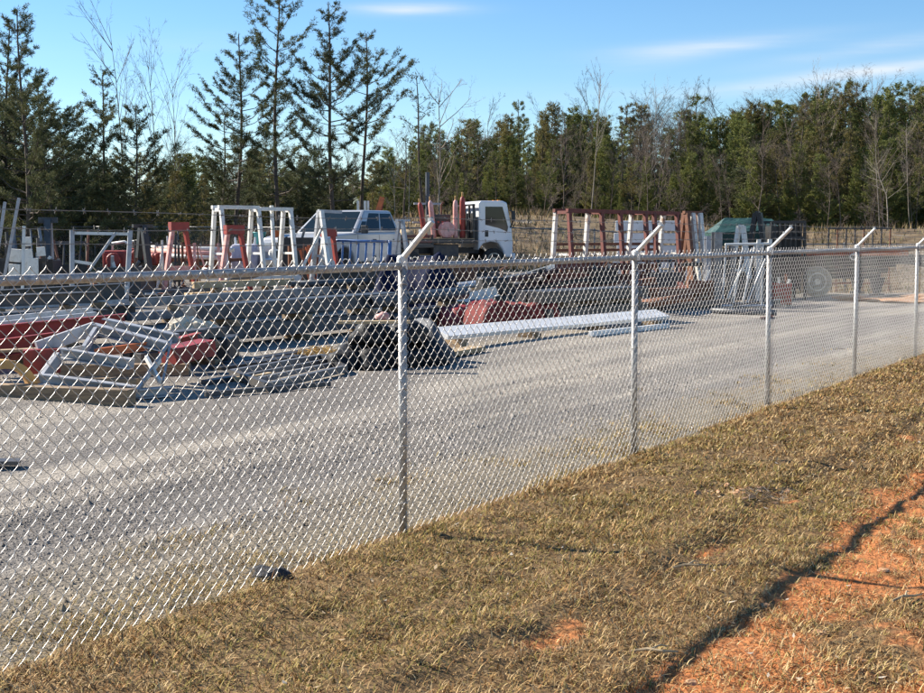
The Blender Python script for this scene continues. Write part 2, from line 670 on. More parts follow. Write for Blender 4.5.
ss = np.concatenate([np.arange(-30, -7, 1.0), np.arange(-7, 14, 0.10), np.arange(14, 30, 0.25), np.arange(30, 90, 1.5)])
nn = np.concatenate([np.arange(-75, -25, 1.5), np.arange(-25, -8, 0.25), np.arange(-8, 0.25, 0.09)])
grid('gravel_yard', ss, nn, y_pts, gravel_m, y_col)


def rut(n, s):
    q = n + 0.03 * np.sin(s * 0.9) + 0.16 * (fbm(s * 0.5, s * 0 + 2, 61, 2) - 0.5)
    return np.exp(-((q - 2.22) / 0.16) ** 2), np.exp(-((q - 1.55) / 0.14) ** 2), q


def clay_amt(s, n):
    r1, r2, q = rut(n, s)
    nz_ = fbm(s * 1.6, n * 2.6, 71)
    fine = fbm(s * 9, n * 9, 73)
    side = sm(2.15, 2.5, q) * (0.58 - 0.3 * sm(2.9, 4.0, q))
    c = r1 * 0.75 + side * 1.0 + (nz_ - 0.52) * 1.7 + (fine - 0.5) * 1.3 + r2 * 0.62
    c = c - 0.35 * (1 - sm(1.7, 2.1, q))
    c = c + 0.35 * sm(2.9, 2.2, np.abs(s - 2) * 0 + q) * r1
    return np.clip(sm(0.25, 0.75, c), 0, 1)


def relief(s, n):
    r1, r2, q = rut(n, s)
    z = 0.035 * (fbm(s * 1.1, n * 1.6, 81) - 0.5) + 0.045 * (fbm(s * 4, n * 5, 83) - 0.5) + 0.024 * (vnoise(s * 16, n * 16, 85) - 0.5)
    z = z - 0.006 * r1 - 0.02 * r2 + 0.004 * np.exp(-((q - 1.98) / 0.10) ** 2) + 0.025 * np.exp(-((q - 1.33) / 0.14) ** 2) - 0.02 * np.exp(-((q - 2.85) / 0.12) ** 2)
    return z


def verge_z(s, n):
    x = F0.x + FT.x * s + FN.x * n
    y = F0.y + FT.y * s + FN.y * n
    return hgt(x, y) + 0.015 + relief(s, n) * sm(-0.3, 0.4, n) - 0.02 * (1 - sm(-0.15, 0.25, n))


def v_pts(s, n):
    x = F0.x + FT.x * s + FN.x * n
    y = F0.y + FT.y * s + FN.y * n
    return np.stack([x, y, verge_z(s, n)], 1)


def v_col(s, n):
    c = clay_amt(s, n)[:, None]
    th = np.array((0.19, 0.12, 0.055))
    cl = np.array((0.46, 0.155, 0.048))
    cl2 = np.array((0.50, 0.21, 0.08))
    k = fbm(s * 2.5, n * 2.5, 91)[:, None]
    return (th * (1 - c) + (cl * (1 - k) + cl2 * k) * c) * (0.8 + 0.4 * vnoise(s * 22, n * 22, 93))[:, None]


ss = np.concatenate([np.arange(-30, -8, 1.0), np.arange(-8, 12, 0.05), np.arange(12, 26, 0.15), np.arange(26, 80, 1.0)])
nn = np.concatenate([np.arange(-0.1, 4.2, 0.045), np.arange(4.2, 14, 0.4), [20, 40]])
grid('grass_verge', ss, nn, v_pts, verge_m, v_col)

# ------------------------------------------------------------------ grass, stones, litter (uncountable)
rng = np.random.default_rng(5)


def scatter(num, s0, s1, n0, n1, dens):
    s = rng.uniform(s0, s1, num)
    n = rng.uniform(n0, n1, num)
    k = rng.uniform(0, 1, num) < dens(s, n)
    return s[k], n[k]


def dist(s, n):
    x = F0.x + FT.x * s + FN.x * n
    y = F0.y + FT.y * s + FN.y * n
    return x, y


def g_dens(s, n):
    x, y = dist(s, n)
    d = np.clip((5.2 / np.maximum(y, 1)) ** 1.35, 0, 1)
    d = np.where(y < 3.2, 0.10, d)
    clump = 0.40 + 1.6 * sm(0.3, 0.75, fbm(s * 4.2, n * 4.2, 101))
    fencestrip = np.where(n < 0.0, 0.42 * sm(-1.35, -0.1, n + 1.6 * (fbm(s * 1.2, n * 1.2, 12) - 0.5)) * sm(0.40, 0.62, fbm(s * 2.3, n * 3.1, 14)) + 0.25 * sm(-0.3, -0.05, n), 1.0)
    c = 1 - 0.66 * clay_amt(s, n)
    return d * clump * fencestrip * np.where(n < 0.1, 1, c)


def blades(num, s0, s1, n0, n1, lmin, lmax, wid, name, label):
    s, n = scatter(num, s0, s1, n0, n1, g_dens)
    N = len(s)
    x, y = dist(s, n)
    z = np.where(n > -0.1, verge_z(s, n), y_pts(s, n)[:, 2]) - 0.004
    far = np.clip(y / 6.0, 1, 3.2)
    L = rng.uniform(lmin, lmax, N) * (0.6 + 0.9 * fbm(s * 2.2, n * 2.2, 121))
    L = L * np.where(n < 0.25, 1.0, 0.9)
    a = rng.uniform(0, 2 * np.pi, N)
    lean = np.clip(rng.normal(1.22, 0.30, N), 0.2, 1.56)
    dx, dy = np.cos(a), np.sin(a)
    W = wid * far * rng.uniform(0.5, 1.7, N)
    px_, py_ = -dy * W, dx * W
    r = np.stack([x, y, z], 1)
    side = np.stack([px_, py_, np.zeros(N)], 1)
    m1 = r + np.stack([dx * L * 0.5 * np.sin(lean * 0.7), dy * L * 0.5 * np.sin(lean * 0.7), L * 0.5 * np.cos(lean * 0.7)], 1)
    tip = m1 + np.stack([dx * L * 0.5 * np.sin(lean), dy * L * 0.5 * np.sin(lean), L * 0.5 * np.cos(np.minimum(lean * 1.15, 1.6))], 1)
    V = np.stack([r - side, r + side, m1 + side * 0.7, m1 - side * 0.7, tip], 1).reshape(-1, 3)
    b = np.arange(N) * 5
    F = np.concatenate([np.stack([b, b + 1, b + 2], 1), np.stack([b, b + 2, b + 3], 1), np.stack([b + 3, b + 2, b + 4], 1)])
    pal = np.array([(0.72, 0.57, 0.32), (0.58, 0.41, 0.19), (0.40, 0.225, 0.09), (0.29, 0.265, 0.07), (0.47, 0.39, 0.14), (0.13, 0.08, 0.04)])
    patch = fbm(s * 1.1, n * 1.1, 131)
    g = np.clip((patch - 0.37) * 2.4, 0.0, 0.65)[:, None]
    wgt = np.array([[0.22, 0.24, 0.22, 0.05, 0.07, 0.20]]) * (1 - g) + np.array([[0.12, 0.14, 0.08, 0.32, 0.26, 0.08]]) * g
    ylw = (n < 0.0)[:, None]
    wgt = np.where(ylw, np.array([[0.40, 0.16, 0.06, 0.10, 0.26, 0.02]]), wgt)
    cs = np.cumsum(wgt / wgt.sum(1, keepdims=True), 1)
    idx = (rng.uniform(0, 1, (N, 1)) > cs).sum(1).clip(0, 5)
    c = pal[idx] * np.array([[0.98, 0.89, 0.80]]) * rng.uniform(0.55, 1.12, (N, 1))
    c = np.where(ylw, c * 0.8, c)
    C = np.repeat(c, 5, 0)
    o = npmesh(name, V, F, grass_m, 3, C)
    o['kind'] = 'stuff'
    tag(o, label, 'grass')
    return o


grass_m = mat('dry grass blades', (0.3, 0.2, 0.1), 0.8, 0, attr='tint', spec=0.2)
_t = grass_m.node_tree
_at = [q for q in _t.nodes if q.bl_idname == 'ShaderNodeAttribute'][0]
_t.links.new(_at.outputs['Color'], _t.nodes['Principled BSDF'].inputs['Base Color'])
blades(1040000, -7.5, 11, -1.7, 4.2, 0.022, 0.075, 0.0017, 'dry_grass', 'short matted brown winter grass on the verge before the fence')
blades(200000, 11, 30, -1.5, 7, 0.03, 0.085, 0.0018, 'dry_grass', 'dry brown grass far along the fence to the right')

# rank dead grass on the bank behind the yard
N = 26000
yb = rng.uniform(44.5, 61, N)
xb = (rng.uniform(-60, 1000, N) - CX) / FPX * yb
kk = rng.uniform(0, 1, N) < 0.15 + 1.2 * sm(0.42, 0.62, fbm(xb * 0.35, yb * 0.35, 161))
xb, yb = xb[kk], yb[kk]
N = len(xb)
a = rng.uniform(0, 6.28, N)
L = rng.uniform(0.12, 0.45, N)
ln_ = rng.uniform(-0.5, 0.5, (N, 2)) * L[:, None]
r0 = np.stack([xb, yb, hgt(xb, yb) - 0.08], 1)
sd = np.stack([np.cos(a), np.sin(a), 0 * a], 1) * rng.uniform(0.012, 0.03, (N, 1))
V = np.stack([r0 - sd, r0 + sd, r0 + np.stack([ln_[:, 0], ln_[:, 1], L], 1)], 1).reshape(-1, 3)
pal = np.array([(0.36, 0.27, 0.15), (0.26, 0.18, 0.09), (0.15, 0.10, 0.055), (0.16, 0.15, 0.06)])
c = pal[rng.integers(0, 4, N)] * rng.uniform(0.7, 1.2, (N, 1))
o = npmesh('bank_grass', V, np.arange(N * 3).reshape(-1, 3), grass_m, 3, np.repeat(c, 3, 0))
o['kind'] = 'stuff'
tag(o, 'rank dead grass on the bank behind the yard', 'grass')

# crushed stones lying loose on the yard side
s_, n_ = scatter(560000, -7.5, 16, -10, -0.15, lambda s, n: np.clip((7.5 / np.maximum(dist(s, n)[1], 2)) ** 1.6, 0, 1) * (1 - 0.6 * road_track(s, n)) * (0.25 + 1.0 * sm(0.35, 0.7, fbm(s * 0.5, n * 2, 151))) * sm(0.0, -0.9, n))
N = len(s_)
P = y_pts(s_, n_)
big = np.exp(rng.normal(0, 0.5, N)) * 0.0056 * np.clip(P[:, 1] / 9, 0.9, 1.3)
big *= 0.70 + 0.32 * sm(-3.6, -2.2, n_)
octv = np.array([(1, 0, -0.25), (-0.5, 0.87, -0.25), (-0.5, -0.87, -0.25), (0.1, 0.1, 0.8)])
ang = rng.uniform(0, 6.28, N)
ca, sa = np.cos(ang), np.sin(ang)
V = octv[None] * rng.uniform(0.6, 1.4, (N, 4, 3)) * big[:, None, None]
V = np.stack([V[..., 0] * ca[:, None] - V[..., 1] * sa[:, None], V[..., 0] * sa[:, None] + V[..., 1] * ca[:, None], V[..., 2]], -1)
V = V + P[:, None, :] + np.array([0, 0, 0.002])
b = (np.arange(N) * 4)[:, None]
tri = np.array([(0, 1, 3), (1, 2, 3), (2, 0, 3)])
F = (b[:, :, None] + tri[None]).reshape(-1, 3)
g = y_col(s_, n_) * rng.uniform(0.5, 1.4, (N, 1))
stone_m = mat('loose stone chips', (0.3, 0.3, 0.3), 0.85, 0, attr='tint', spec=0.3)
_t = stone_m.node_tree
_t.links.new([q for q in _t.nodes if q.bl_idname == 'ShaderNodeAttribute'][0].outputs['Color'], _t.nodes['Principled BSDF'].inputs['Base Color'])
o = npmesh('gravel', V.reshape(-1, 3), F, stone_m, 3, np.repeat(g, 4, 0))
o['kind'] = 'stuff'
tag(o, 'loose grey crushed stone chips over the yard behind the fence', 'gravel')

# fallen leaves and clay crumbs on the verge
s_, n_ = scatter(2600, -7, 14, 0.1, 4.0, lambda s, n: 0.5 + 0 * s)
N = len(s_)
x, y = dist(s_, n_)
P = np.stack([x, y, verge_z(s_, n_) + 0.02], 1)
sz = rng.uniform(0.006, 0.02, N)
lq = np.array([(1, 0.0, 0.1), (0.1, 0.5, 0.0), (-1, 0, 0.25), (-0.1, -0.5, 0)])
ang = rng.uniform(0, 6.28, N)
ca, sa = np.cos(ang), np.sin(ang)
V = lq[None] * rng.uniform(0.6, 1.4, (N, 4, 3)) * sz[:, None, None]
V[..., 2] += rng.uniform(-1, 1, (N, 1)) * V[..., 0] * 0.5
V = np.stack([V[..., 0] * ca[:, None] - V[..., 1] * sa[:, None], V[..., 0] * sa[:, None] + V[..., 1] * ca[:, None], V[..., 2]], -1) + P[:, None, :]
b = (np.arange(N) * 4)[:, None]
F = b + np.array([[0, 1, 2, 3]])
pal = np.array([(0.45, 0.33, 0.2), (0.55, 0.47, 0.36), (0.3, 0.18, 0.09), (0.22, 0.12, 0.06)])
c = pal[rng.integers(0, 4, N)]
o = npmesh('leaf_litter', V.reshape(-1, 3), F, stone_m, 4, np.repeat(c, 4, 0))
o['kind'] = 'stuff'
tag(o, 'small curled dead leaves scattered over the brown grass', 'leaves')

# ------------------------------------------------------------------ chain-link fence
MESH_TOP = 1.55


def chain_mesh(seed, bowed=0.0):
    """one bay of woven wire in local axes: x along the fence, y through it, z up"""
    rr = np.random.default_rng(seed)
    nw = 83
    a = FS / nw
    ns = 41
    b = (MESH_TOP - 0.02) / ns
    sub = 3
    K = ns * sub + 1
    k = np.arange(K)
    seg = np.minimum(k // sub, ns - 1)
    fr = (k - seg * sub) / sub
    up = seg % 2 == 0
    xx = np.where(up, fr, 1 - fr)
    xx = 0.5 - 0.5 * np.cos(np.pi * xx) * 0.35 - (0.5 - xx) * 0.65 - 0.0
    zz = 0.02 + (seg + fr) * b
    yy = np.where(up, -1, 1) * 0.0045 * np.sin(np.pi * fr)
    Vs, Fs = [], []
    n = 4
    off = 0
    r = 0.0017
    for i in range(nw):
        z0 = zz + rr.normal(0, 0.0012) + (i % 2) * b
        x0 = i * a + xx * a * 1.04 - 0.02 * a
        wob = 0.008 * np.sin(zz * 3 + i * 0.13 + seed) + 0.006 * np.sin(i * 0.21 + seed * 2) * np.clip(0.6 - zz, 0, 1)
        C = np.stack([x0 + rr.normal(0, 0.0008), yy + wob, z0], 1)
        if i % 2:
            C = C[:-sub]
        d = np.gradient(C, axis=0)
        d /= np.linalg.norm(d, axis=1, keepdims=True)
        e1 = np.cross(d, np.array([0, 1.0, 0]))
        e1 /= np.linalg.norm(e1, axis=1, keepdims=True)
        e2 = np.cross(d, e1)
        ring = [C + r * (math.cos(t) * e1 + math.sin(t) * e2) for t in (0.785, 2.356, 3.927, 5.498)]
        V = np.stack(ring, 1).reshape(-1, 3)
        q = np.arange(len(C) - 1)[:, None] * n
        for j in range(n):
            Fs.append(np.concatenate([q + j, q + (j + 1) % n, q + n + (j + 1) % n, q + n + j], 1) + off)
        Vs.append(V)
        off += len(V)
    o = npmesh('chain_link_mesh', np.concatenate(Vs), np.concatenate(Fs), zinc_wire, 4, smooth=True)
    o['kind'] = 'stuff'
    return o


bay_proto = [chain_mesh(s) for s in (1, 2, 3)]
for q in bay_proto:
    COL.objects.unlink(q)
used_proto = set()
FANG = math.atan2(FT.y, FT.x)


def add_bay(i, parent, loc, rz=0.0, zs=1.0):
    q = bay_proto[i % 3].copy()
    COL.objects.link(q)
    q.parent = parent
    q.location = loc
    q.rotation_euler = (0, 0, rz)
    q.scale = (1, 1, zs)
    return q


fence = thing('chain_link_fence', 'galvanised chain link fence with angled barbed wire arms across the foreground', 'fence', tuple(F0), FANG)
# local axes: x along fence, +y away from the camera, -y towards the camera
KN, KX = -3, 9
post_mb = MB().path([(0, 0, -0.2), (0, 0, 1.5)], 0.0235, 16)
post0 = post_mb.obj('post', zinc, fence, smooth=True)
arm_mb = MB()
arm_mb.lathe([(0.0, 0.062), (0.022, 0.058), (0.030, 0.045), (0.031, 0.0), (0.031, -0.02), (0.0255, -0.02)], (0, 0, 1.50), n=16)
arm_mb.path([(-0.004, -0.005, 1.54), (0.0, -0.205, 1.745)], [0.0175, 0.0165], 8)
for q in (0.35, 0.66, 0.96):
    arm_mb.box((0, -0.2 * q, 1.54 + 0.205 * q + 0.016), (0.03, 0.02, 0.02))
tie_mb = MB()
arms = []
for k in range(KN, KX + 1):
    p = post0 if k == 0 else post0.copy()
    if k != 0:
        COL.objects.link(p)
        p.parent = fence
    p.location = (k * FS, 0.026, 0)
    p.rotation_euler = (R(random.uniform(-.4, .4)), R(random.uniform(-.35, .35)), 0)
    if not arms:
        a = arm_mb.obj('barbed_wire_arm', zinc_arm, fence, smooth=False, bevel=0.002)
        tt = MB().path([(0.028 * math.cos(t), 0.028 * math.sin(t), 0.006 * math.sin(t * 2)) for t in np.linspace(0, 6.0, 12)], 0.0022, 5).obj('tie_wire', zinc_wire, p)
        tt.location.z = 0.18
        for zt in (0.5, 0.82, 1.14, 1.40):
            q = tt.copy()
            COL.objects.link(q)
            q.parent = p
            q.location.z = zt
        arms.append((a, tt))
    else:
        a = arms[0][0].copy()
        COL.objects.link(a)
        a.parent = fence
        for zt in (0.18, 0.5, 0.82, 1.14, 1.40):
            q = arms[0][1].copy()
            COL.objects.link(q)
            q.parent = p
            q.location.z = zt
    a.location = (k * FS, 0.026, 0)
    a.rotation_euler = (0, 0, R(random.uniform(-4, 4)))
for k in range(KN, KX):
    # 1-5/8 inch rail, one length per bay with a swaged joint
    rl = MB().path([(k * FS + 0.01, 0.026, 1.50), (k * FS + FS * 0.5, 0.026, 1.497 + random.uniform(-.004, .002)), (k * FS + FS - 0.01, 0.026, 1.50)], 0.0208, 14)
    rl.obj('top_rail', zinc, fence, smooth=True)
    add_bay(k, fence, (k * FS, -0.003, 0))
    for q in range(5):
        xk = k * FS + (q + 0.5) * FS / 5
        if k == KN and q == 0:
            rt0 = MB().path([(0, 0.025 * math.cos(t), 0.025 * math.sin(t)) for t in np.linspace(0, 6.0, 10)], 0.0022, 5).obj('rail_tie', zinc_wire, fence)
            rt = rt0
        else:
            rt = rt0.copy()
            COL.objects.link(rt)
            rt.parent = fence
        rt.location = (xk, 0.026, 1.498)
for frac in (0.35, 0.66, 0.96):
    m = MB()
    y0, z0 = 0.026 - 0.205 * frac, 1.545 + 0.205 * frac + 0.022
    L0, L1 = KN * FS, KX * FS
    npt = int((L1 - L0) / 0.12)
    sagf = lambda xx: -0.02 * math.sin(math.pi * ((xx - L0) / FS % 1.0)) * (0.6 + 0.4 * math.sin(xx * 1.7 + frac * 9))
    for strand in (0, 1):
        pts = []
        for i in range(npt + 1):
            xx = L0 + i * 0.12
            th = i * 2.1 + strand * math.pi
            pts.append((xx, y0 + 0.0022 * math.cos(th), z0 + sagf(xx) + 0.0022 * math.sin(th)))
        m.path(pts, 0.0011, 4)
    rr = random.Random(int(frac * 100))
    nb = int((L1 - L0) / 0.127)
    for i in range(nb):
        xx = L0 + i * 0.127 + rr.uniform(-.01, .01)
        zc = z0 + sagf(xx)
        for _ in range(2):
            t = rr.uniform(0, math.pi)
            d = Vector((rr.uniform(-.3, .3), math.cos(t), math.sin(t))).normalized() * 0.0125
            c = Vector((xx + rr.uniform(-.004, .004), y0, zc))
            m.path([c - d, c + d], 0.0012, 4)
        m.path([(xx - 0.006, y0, zc), (xx + 0.006, y0, zc)], 0.0032, 5)
    m.obj('barbed_wire', barb_m, fence)['kind'] = 'stuff'

# ------------------------------------------------------------------ trees


def limb_tube(VF, pts, r0, r1, n=5):
    VF.path(pts, [r0 + (r1 - r0) * i / (len(pts) - 1) for i in range(len(pts))], n, caps=False)


def needles(centres, dirs, rr, per, ln, wd):
    """needle triangles in tufts"""
    N = len(centres)
    C = np.repeat(np.array(centres), per, 0)
    D = np.repeat(np.array(dirs), per, 0)
    M = len(C)
    d = D * 0.7 + rr.normal(0, 0.75, (M, 3)) + np.array([0, 0, 0.2])
    d /= np.linalg.norm(d, axis=1, keepdims=True)
    s = rr.normal(0, 1, (M, 3))
    s = np.cross(d, s)
    s /= np.linalg.norm(s, axis=1, keepdims=True)
    L = ln * rr.uniform(0.6, 1.35, (M, 1))
    W = wd * rr.uniform(0.6, 1.4, (M, 1))
    C = C + rr.normal(0, ln * 0.30, (M, 3))
    V = np.stack([C - s * W, C + s * W, C + d * L], 1).reshape(-1, 3)
    F = np.arange(M * 3).reshape(-1, 3)
    return V, F


def pine_proto(seed, Hh, base, spread, whorl, lay, per, ln, wd, nmat, lean=0.03, dens=1.0, shape='round', bark=None, sparse=0.0, twl=1.0, qmin=0.22, fan=1.2, fine=False):
    """Virginia pine: returns (trunk mesh, crown mesh)"""
    rr = np.random.default_rng(seed)
    m = MB()
    tp = []
    nseg = 9
    ox, oy = rr.normal(0, lean, 2)
    for i in range(nseg + 1):
        f = i / nseg
        tp.append(Vector((ox * f * Hh + 0.012 * Hh * math.sin(f * 5 + seed), oy * f * Hh + 0.012 * Hh * math.cos(f * 4 + seed * 2) - 0.012 * Hh, f * Hh)))
    rb = 0.0075 * Hh + 0.015
    m.path(tp, [rb * (1 - 0.9 * i / nseg) + 0.012 for i in range(nseg + 1)], 7, caps=False)

    def tr(z):
        f = min(max(z / Hh, 0), 0.999) * nseg
        i = int(f)
        return tp[i].lerp(tp[i + 1], f - i)
    cen, dr = [], []
    z = base * Hh
    # dead stubs low on the trunk
    zz = 0.12 * Hh
    while zz < base * Hh:
        a = rr.uniform(0, 6.28)
        l = rr.uniform(0.3, 1.0)
        p = tr(zz)
        e = p + Vector((math.cos(a) * l, math.sin(a) * l, rr.uniform(-.1, .25)))
        limb_tube(m, [p, e], 0.018, 0.006, 4)
        zz += rr.uniform(0.25, 0.6)
    while z < Hh * 0.985:
        f = (z / Hh - base) / (1 - base)
        if shape == 'round':
            prof = (0.55 + 0.45 * math.sin(math.pi * min(1, f * 1.1 + 0.15))) * (1 - f) ** 0.55
        elif shape == 'cone':
            prof = (1 - f) ** 0.85 * (0.75 + 0.25 * math.sin(f * 9))
        else:
            prof = (1 - f) ** 0.6 * (0.65 + 0.35 * math.sin(f * 7 + seed))
        k = max(2, int(round(lay * (0.75 + 0.5 * rr.random()))))
        a0 = rr.uniform(0, 6.28)
        for j in range(k):
            if rr.random() < sparse:
                continue
            a = a0 + 6.28 * j / k + rr.normal(0, 0.35)
            L = max(0.3, spread * prof * rr.uniform(0.55, 1.25))
            p0 = tr(z + rr.normal(0, 0.08))
            rise = rr.uniform(0.0, 0.35) + 0.5 * f
            dv = Vector((math.cos(a), math.sin(a), 0))
            pts = [p0 + dv * (L * q) + Vector((0, 0, L * (rise * q + 0.28 * q * q - 0.10 * math.sin(q * 3))) + rr.normal(0, 0.02, 3)) for q in (0, 0.33, 0.66, 1.0)]
            limb_tube(m, pts, 0.008 + 0.009 * L, 0.005, 4)
            # side twigs with tufts
            nt_ = max(3, int(L * 6.5 * dens))
            for t_ in range(nt_):
                q = rr.uniform(qmin, 1.0) ** 0.8
                qi = min(int(q * 3), 2)
                pb = pts[qi].lerp(pts[qi + 1], q * 3 - qi)
                sa = a + rr.choice([-1, 1]) * rr.uniform(0.3, fan)
                tl = twl * rr.uniform(0.2, 0.75) * (0.5 + 0.5 * L / max(spread, .1))
                sd = Vector((math.cos(sa), math.sin(sa), rr.uniform(0.15, 0.8)))
                pe = pb + sd * tl
                if rr.random() < 0.5:
                    limb_tube(m, [pb, pe], 0.006, 0.003, 3)
                sdn = tuple(sd.normalized())
                for ff in ((1.0, 0.72, 0.42, 0.15) if fine else (1.0, 0.5)):
                    cen.append(tuple(pb.lerp(pe, ff) + Vector((0, 0, 0.03))))
                    dr.append(sdn)
            cen.append(tuple(pts[-1]))
            dr.append(tuple((pts[-1] - pts[-2]).normalized()))
        z += whorl * rr.uniform(0.7, 1.3)
    cen.append(tuple(tp[-1]))
    dr.append((0, 0, 1))
    V, F = needles(cen, dr, rr, per, ln, wd)
    root = bpy.data.objects.new('pine_tree', None)
    COL.objects.link(root)
    t = m.obj('trunk', bark or bark_dark, root, smooth=True)
    c = npmesh('crown', V, F, nmat, 3, parent=root)
    return root


def bare_proto(seed, Hh, bm_, spread=0.35, depth=4, r0=0.05, clear=0.25, wig=0.12, ntw=5, name='bare_tree'):
    rr = random.Random(seed)
    tr_ = MB()
    tw = MB()

    def grow(p, d, L, r, lev):
        n = 4
        pts = [p]
        q = p
        dd = d.copy()
        for i in range(n):
            dd = (dd + Vector((rr.uniform(-wig, wig), rr.uniform(-wig, wig), rr.uniform(-.02, wig * 0.6)))).normalized()
            q = q + dd * L / n
            pts.append(q)
        limb_tube(tr_ if lev < 2 else tw, pts, r, r * 0.35 if lev else r * 0.18, 6 if lev == 0 else (4 if lev == 1 else 3))
        if lev >= depth:
            return
        cnt = ntw * (3 if lev == 0 else 1)
        for i in range(cnt):
            f = rr.uniform(clear if lev == 0 else 0.2, 1.0)
            k = min(int(f * n), n - 1)
            b = pts[k].lerp(pts[k + 1], f * n - k)
            ax = (pts[k + 1] - pts[k]).normalized()
            o = ax.orthogonal().normalized()
            o.rotate(Matrix.Rotation(rr.uniform(0, 6.28), 3, ax))
            nd = (ax * rr.uniform(0.55, 1.1) + o * rr.uniform(0.5, 1.0) * (spread / 0.35)).normalized()
            nd.z = max(nd.z, 0.05)
            grow(b, nd.normalized(), L * rr.uniform(0.28, 0.48) * (1 - 0.45 * f if lev == 0 else 1), max(r * 0.36, 0.0035), lev + 1)
    grow(Vector((0, 0, -0.1)), Vector((rr.uniform(-.05, .05), rr.uniform(-.05, .05), 1)), Hh, r0, 0)
    root = bpy.data.objects.new(name, None)
    COL.objects.link(root)
    tr_.obj('trunk', bm_, root, smooth=True)
    if tw.v:
        tw.obj('crown', bm_, root)
    return root


def place_tree(proto, px, Y, toppx, label, cat='tree', group=None, Hh=8.0, rz=None, wide=1.0, first=[set()]):
    """stand a tree at distance Y so that its top reaches the photo row toppx"""
    g = gx(px, Y)
    top = wp(px, toppx, Y).z
    s = max((top - g.z) / Hh, 0.05)
    if id(proto) in first[0]:
        o = copy_tree(proto)
    else:
        o = proto
        first[0].add(id(proto))
    o.location = (g.x, g.y, g.z - 0.05)
    o.scale = (s * wide, s * wide, s)
    o.rotation_euler = (0, 0, random.uniform(0, 6.28) if rz is None else rz)
    tag(o, label, cat, group)
    return o


# tall open pines on the left, each grown for its place
hero = [
    # px, Y, top, seed, base, spread, shape, sparse, label
    (278, 50, -8, 21, 0.26, 3.1, 'wave', 0.25, 'tall open pine with wide level branches behind the white racks'),
    (338, 50, 4, 22, 0.24, 2.7, 'round', 0.22, 'tall pine with a pointed open top behind the silver pickup'),
    (364, 52, 32, 23, 0.30, 3.0, 'wave', 0.25, 'leaning open pine just right of the pointed tall pine'),
    (237, 52, 34, 24, 0.32, 2.5, 'round', 0.18, 'bushy topped pine left of the tallest open pine'),
    (28, 46, 10, 25, 0.10, 3.3, 'wave', 0.12, 'tall dark pine at the left edge with a narrow top'),
    (8, 50, 24, 27, 0.10, 3.0, 'round', 0.15, 'dark pine cut by the left edge of the picture'),
    (58, 48, 78, 26, 0.08, 3.2, 'round', 0.10, 'broad dark pine standing right of the tallest left edge pine'),
    (112, 50, 74, 28, 0.10, 2.4, 'cone', 0.15, 'slender dark pine in front of the bare grey trees'),
    (140, 49, 108, 29, 0.08, 2.4, 'round', 0.10, 'low dark pine between the slender pine and bare trees'),
    (222, 54, 118, 30, 0.2, 2.2, 'round', 0.2, 'short open pine below the bushy topped pine'),
]
for (px, Y, top, seed, base, spread, shape, sp, lab) in hero:
    g = gx(px, Y)
    Hh = wp(px, top, Y).z - g.z
    o = pine_proto(seed, Hh, base, spread, 0.50 if px > 200 else 0.42, 4.6, 7, 0.11, 0.0125, needle_dark, lean=0.025, dens=1.9 if px > 200 else 1.75, twl=0.62, qmin=0.30, fan=1.0, fine=True, shape=shape, sparse=sp)
    o.location = (g.x, g.y, g.z - 0.05)
    tag(o, lab, 'tree', 'pines standing on the left')
# slim crooked pine right of the tall ones
for (px, Y, top, seed, lab) in ((424, 56, 76, 41, 'slim crooked young pine with a tufted top behind the fence arm'),
                                (405, 55, 140, 42, 'thin young pine with few needles left of the crooked pine')):
    g = gx(px, Y)
    Hh = wp(px, top, Y).z - g.z
    o = pine_proto(seed, Hh, 0.5, 0.85, 0.45, 2.6, 6, 0.12, 0.018, needle_dark, lean=0.05, shape='round', sparse=0.3)
    o.location = (g.x, g.y, g.z - 0.05)
    tag(o, lab, 'tree', 'pines standing on the left')

# low dark growth under the tall pines on the left
ol = [pine_proto(90 + i, 8.0, 0.05, 2.0, 0.36, 4.8, 6, 0.17, 0.030, needle_olive, dens=1.5, shape=('wave', 'cone', 'cone')[i], sparse=0.1, twl=0.8) for i in range(3)]
dk = [pine_proto(60 + i, 8.0, 0.01, 2.7, 0.36, 5.0, 6, 0.19, 0.034, needle_dark, dens=1.5, twl=0.8, shape=('round', 'cone', 'wave')[i], sparse=0.05) for i in range(3)]
def where_left(px, Y):
    lm = [(30, 'at the left edge'), (90, 'behind the plate rack'), (160, 'below the grey bare trees'), (260, 'behind the white rack'), (340, 'behind the pickup'), (999, 'behind the blue barrier')]
    return ('in the front row ' if Y < 57 else ('in the second row ' if Y < 70 else 'far back ')) + [t for lim, t in lm if px < lim][0]


LB = 'dark bushy young pine crowding under the tall left pines'
rl = random.Random(4)
for i, (px, Y, top) in enumerate([(5, 56, 110), (42, 58, 120), (85, 57, 135), (118, 58, 150), (160, 57, 165), (185, 58, 178), (20, 62, 95), (72, 64, 120), (140, 64, 150),
                                  (205, 60, 170), (250, 60, 165), (300, 60, 160), (345, 60, 165), (372, 60, 160), (270, 66, 150), (320, 66, 148), (225, 66, 160), (-40, 54, 60), (-80, 56, 40), (-25, 50, 100),
                                  (100, 52, 165), (62, 51, 160), (30, 52, 150), (152, 52, 160), (178, 53, 178), (-5, 50, 140)]):
    place_tree((dk + ol)[i % 5], px, Y, top + rl.uniform(-8, 8), 'dark bushy young pine ' + where_left(px, Y), 'tree', 'dark young pines under the tall pines', wide=rl.uniform(0.85, 1.25))

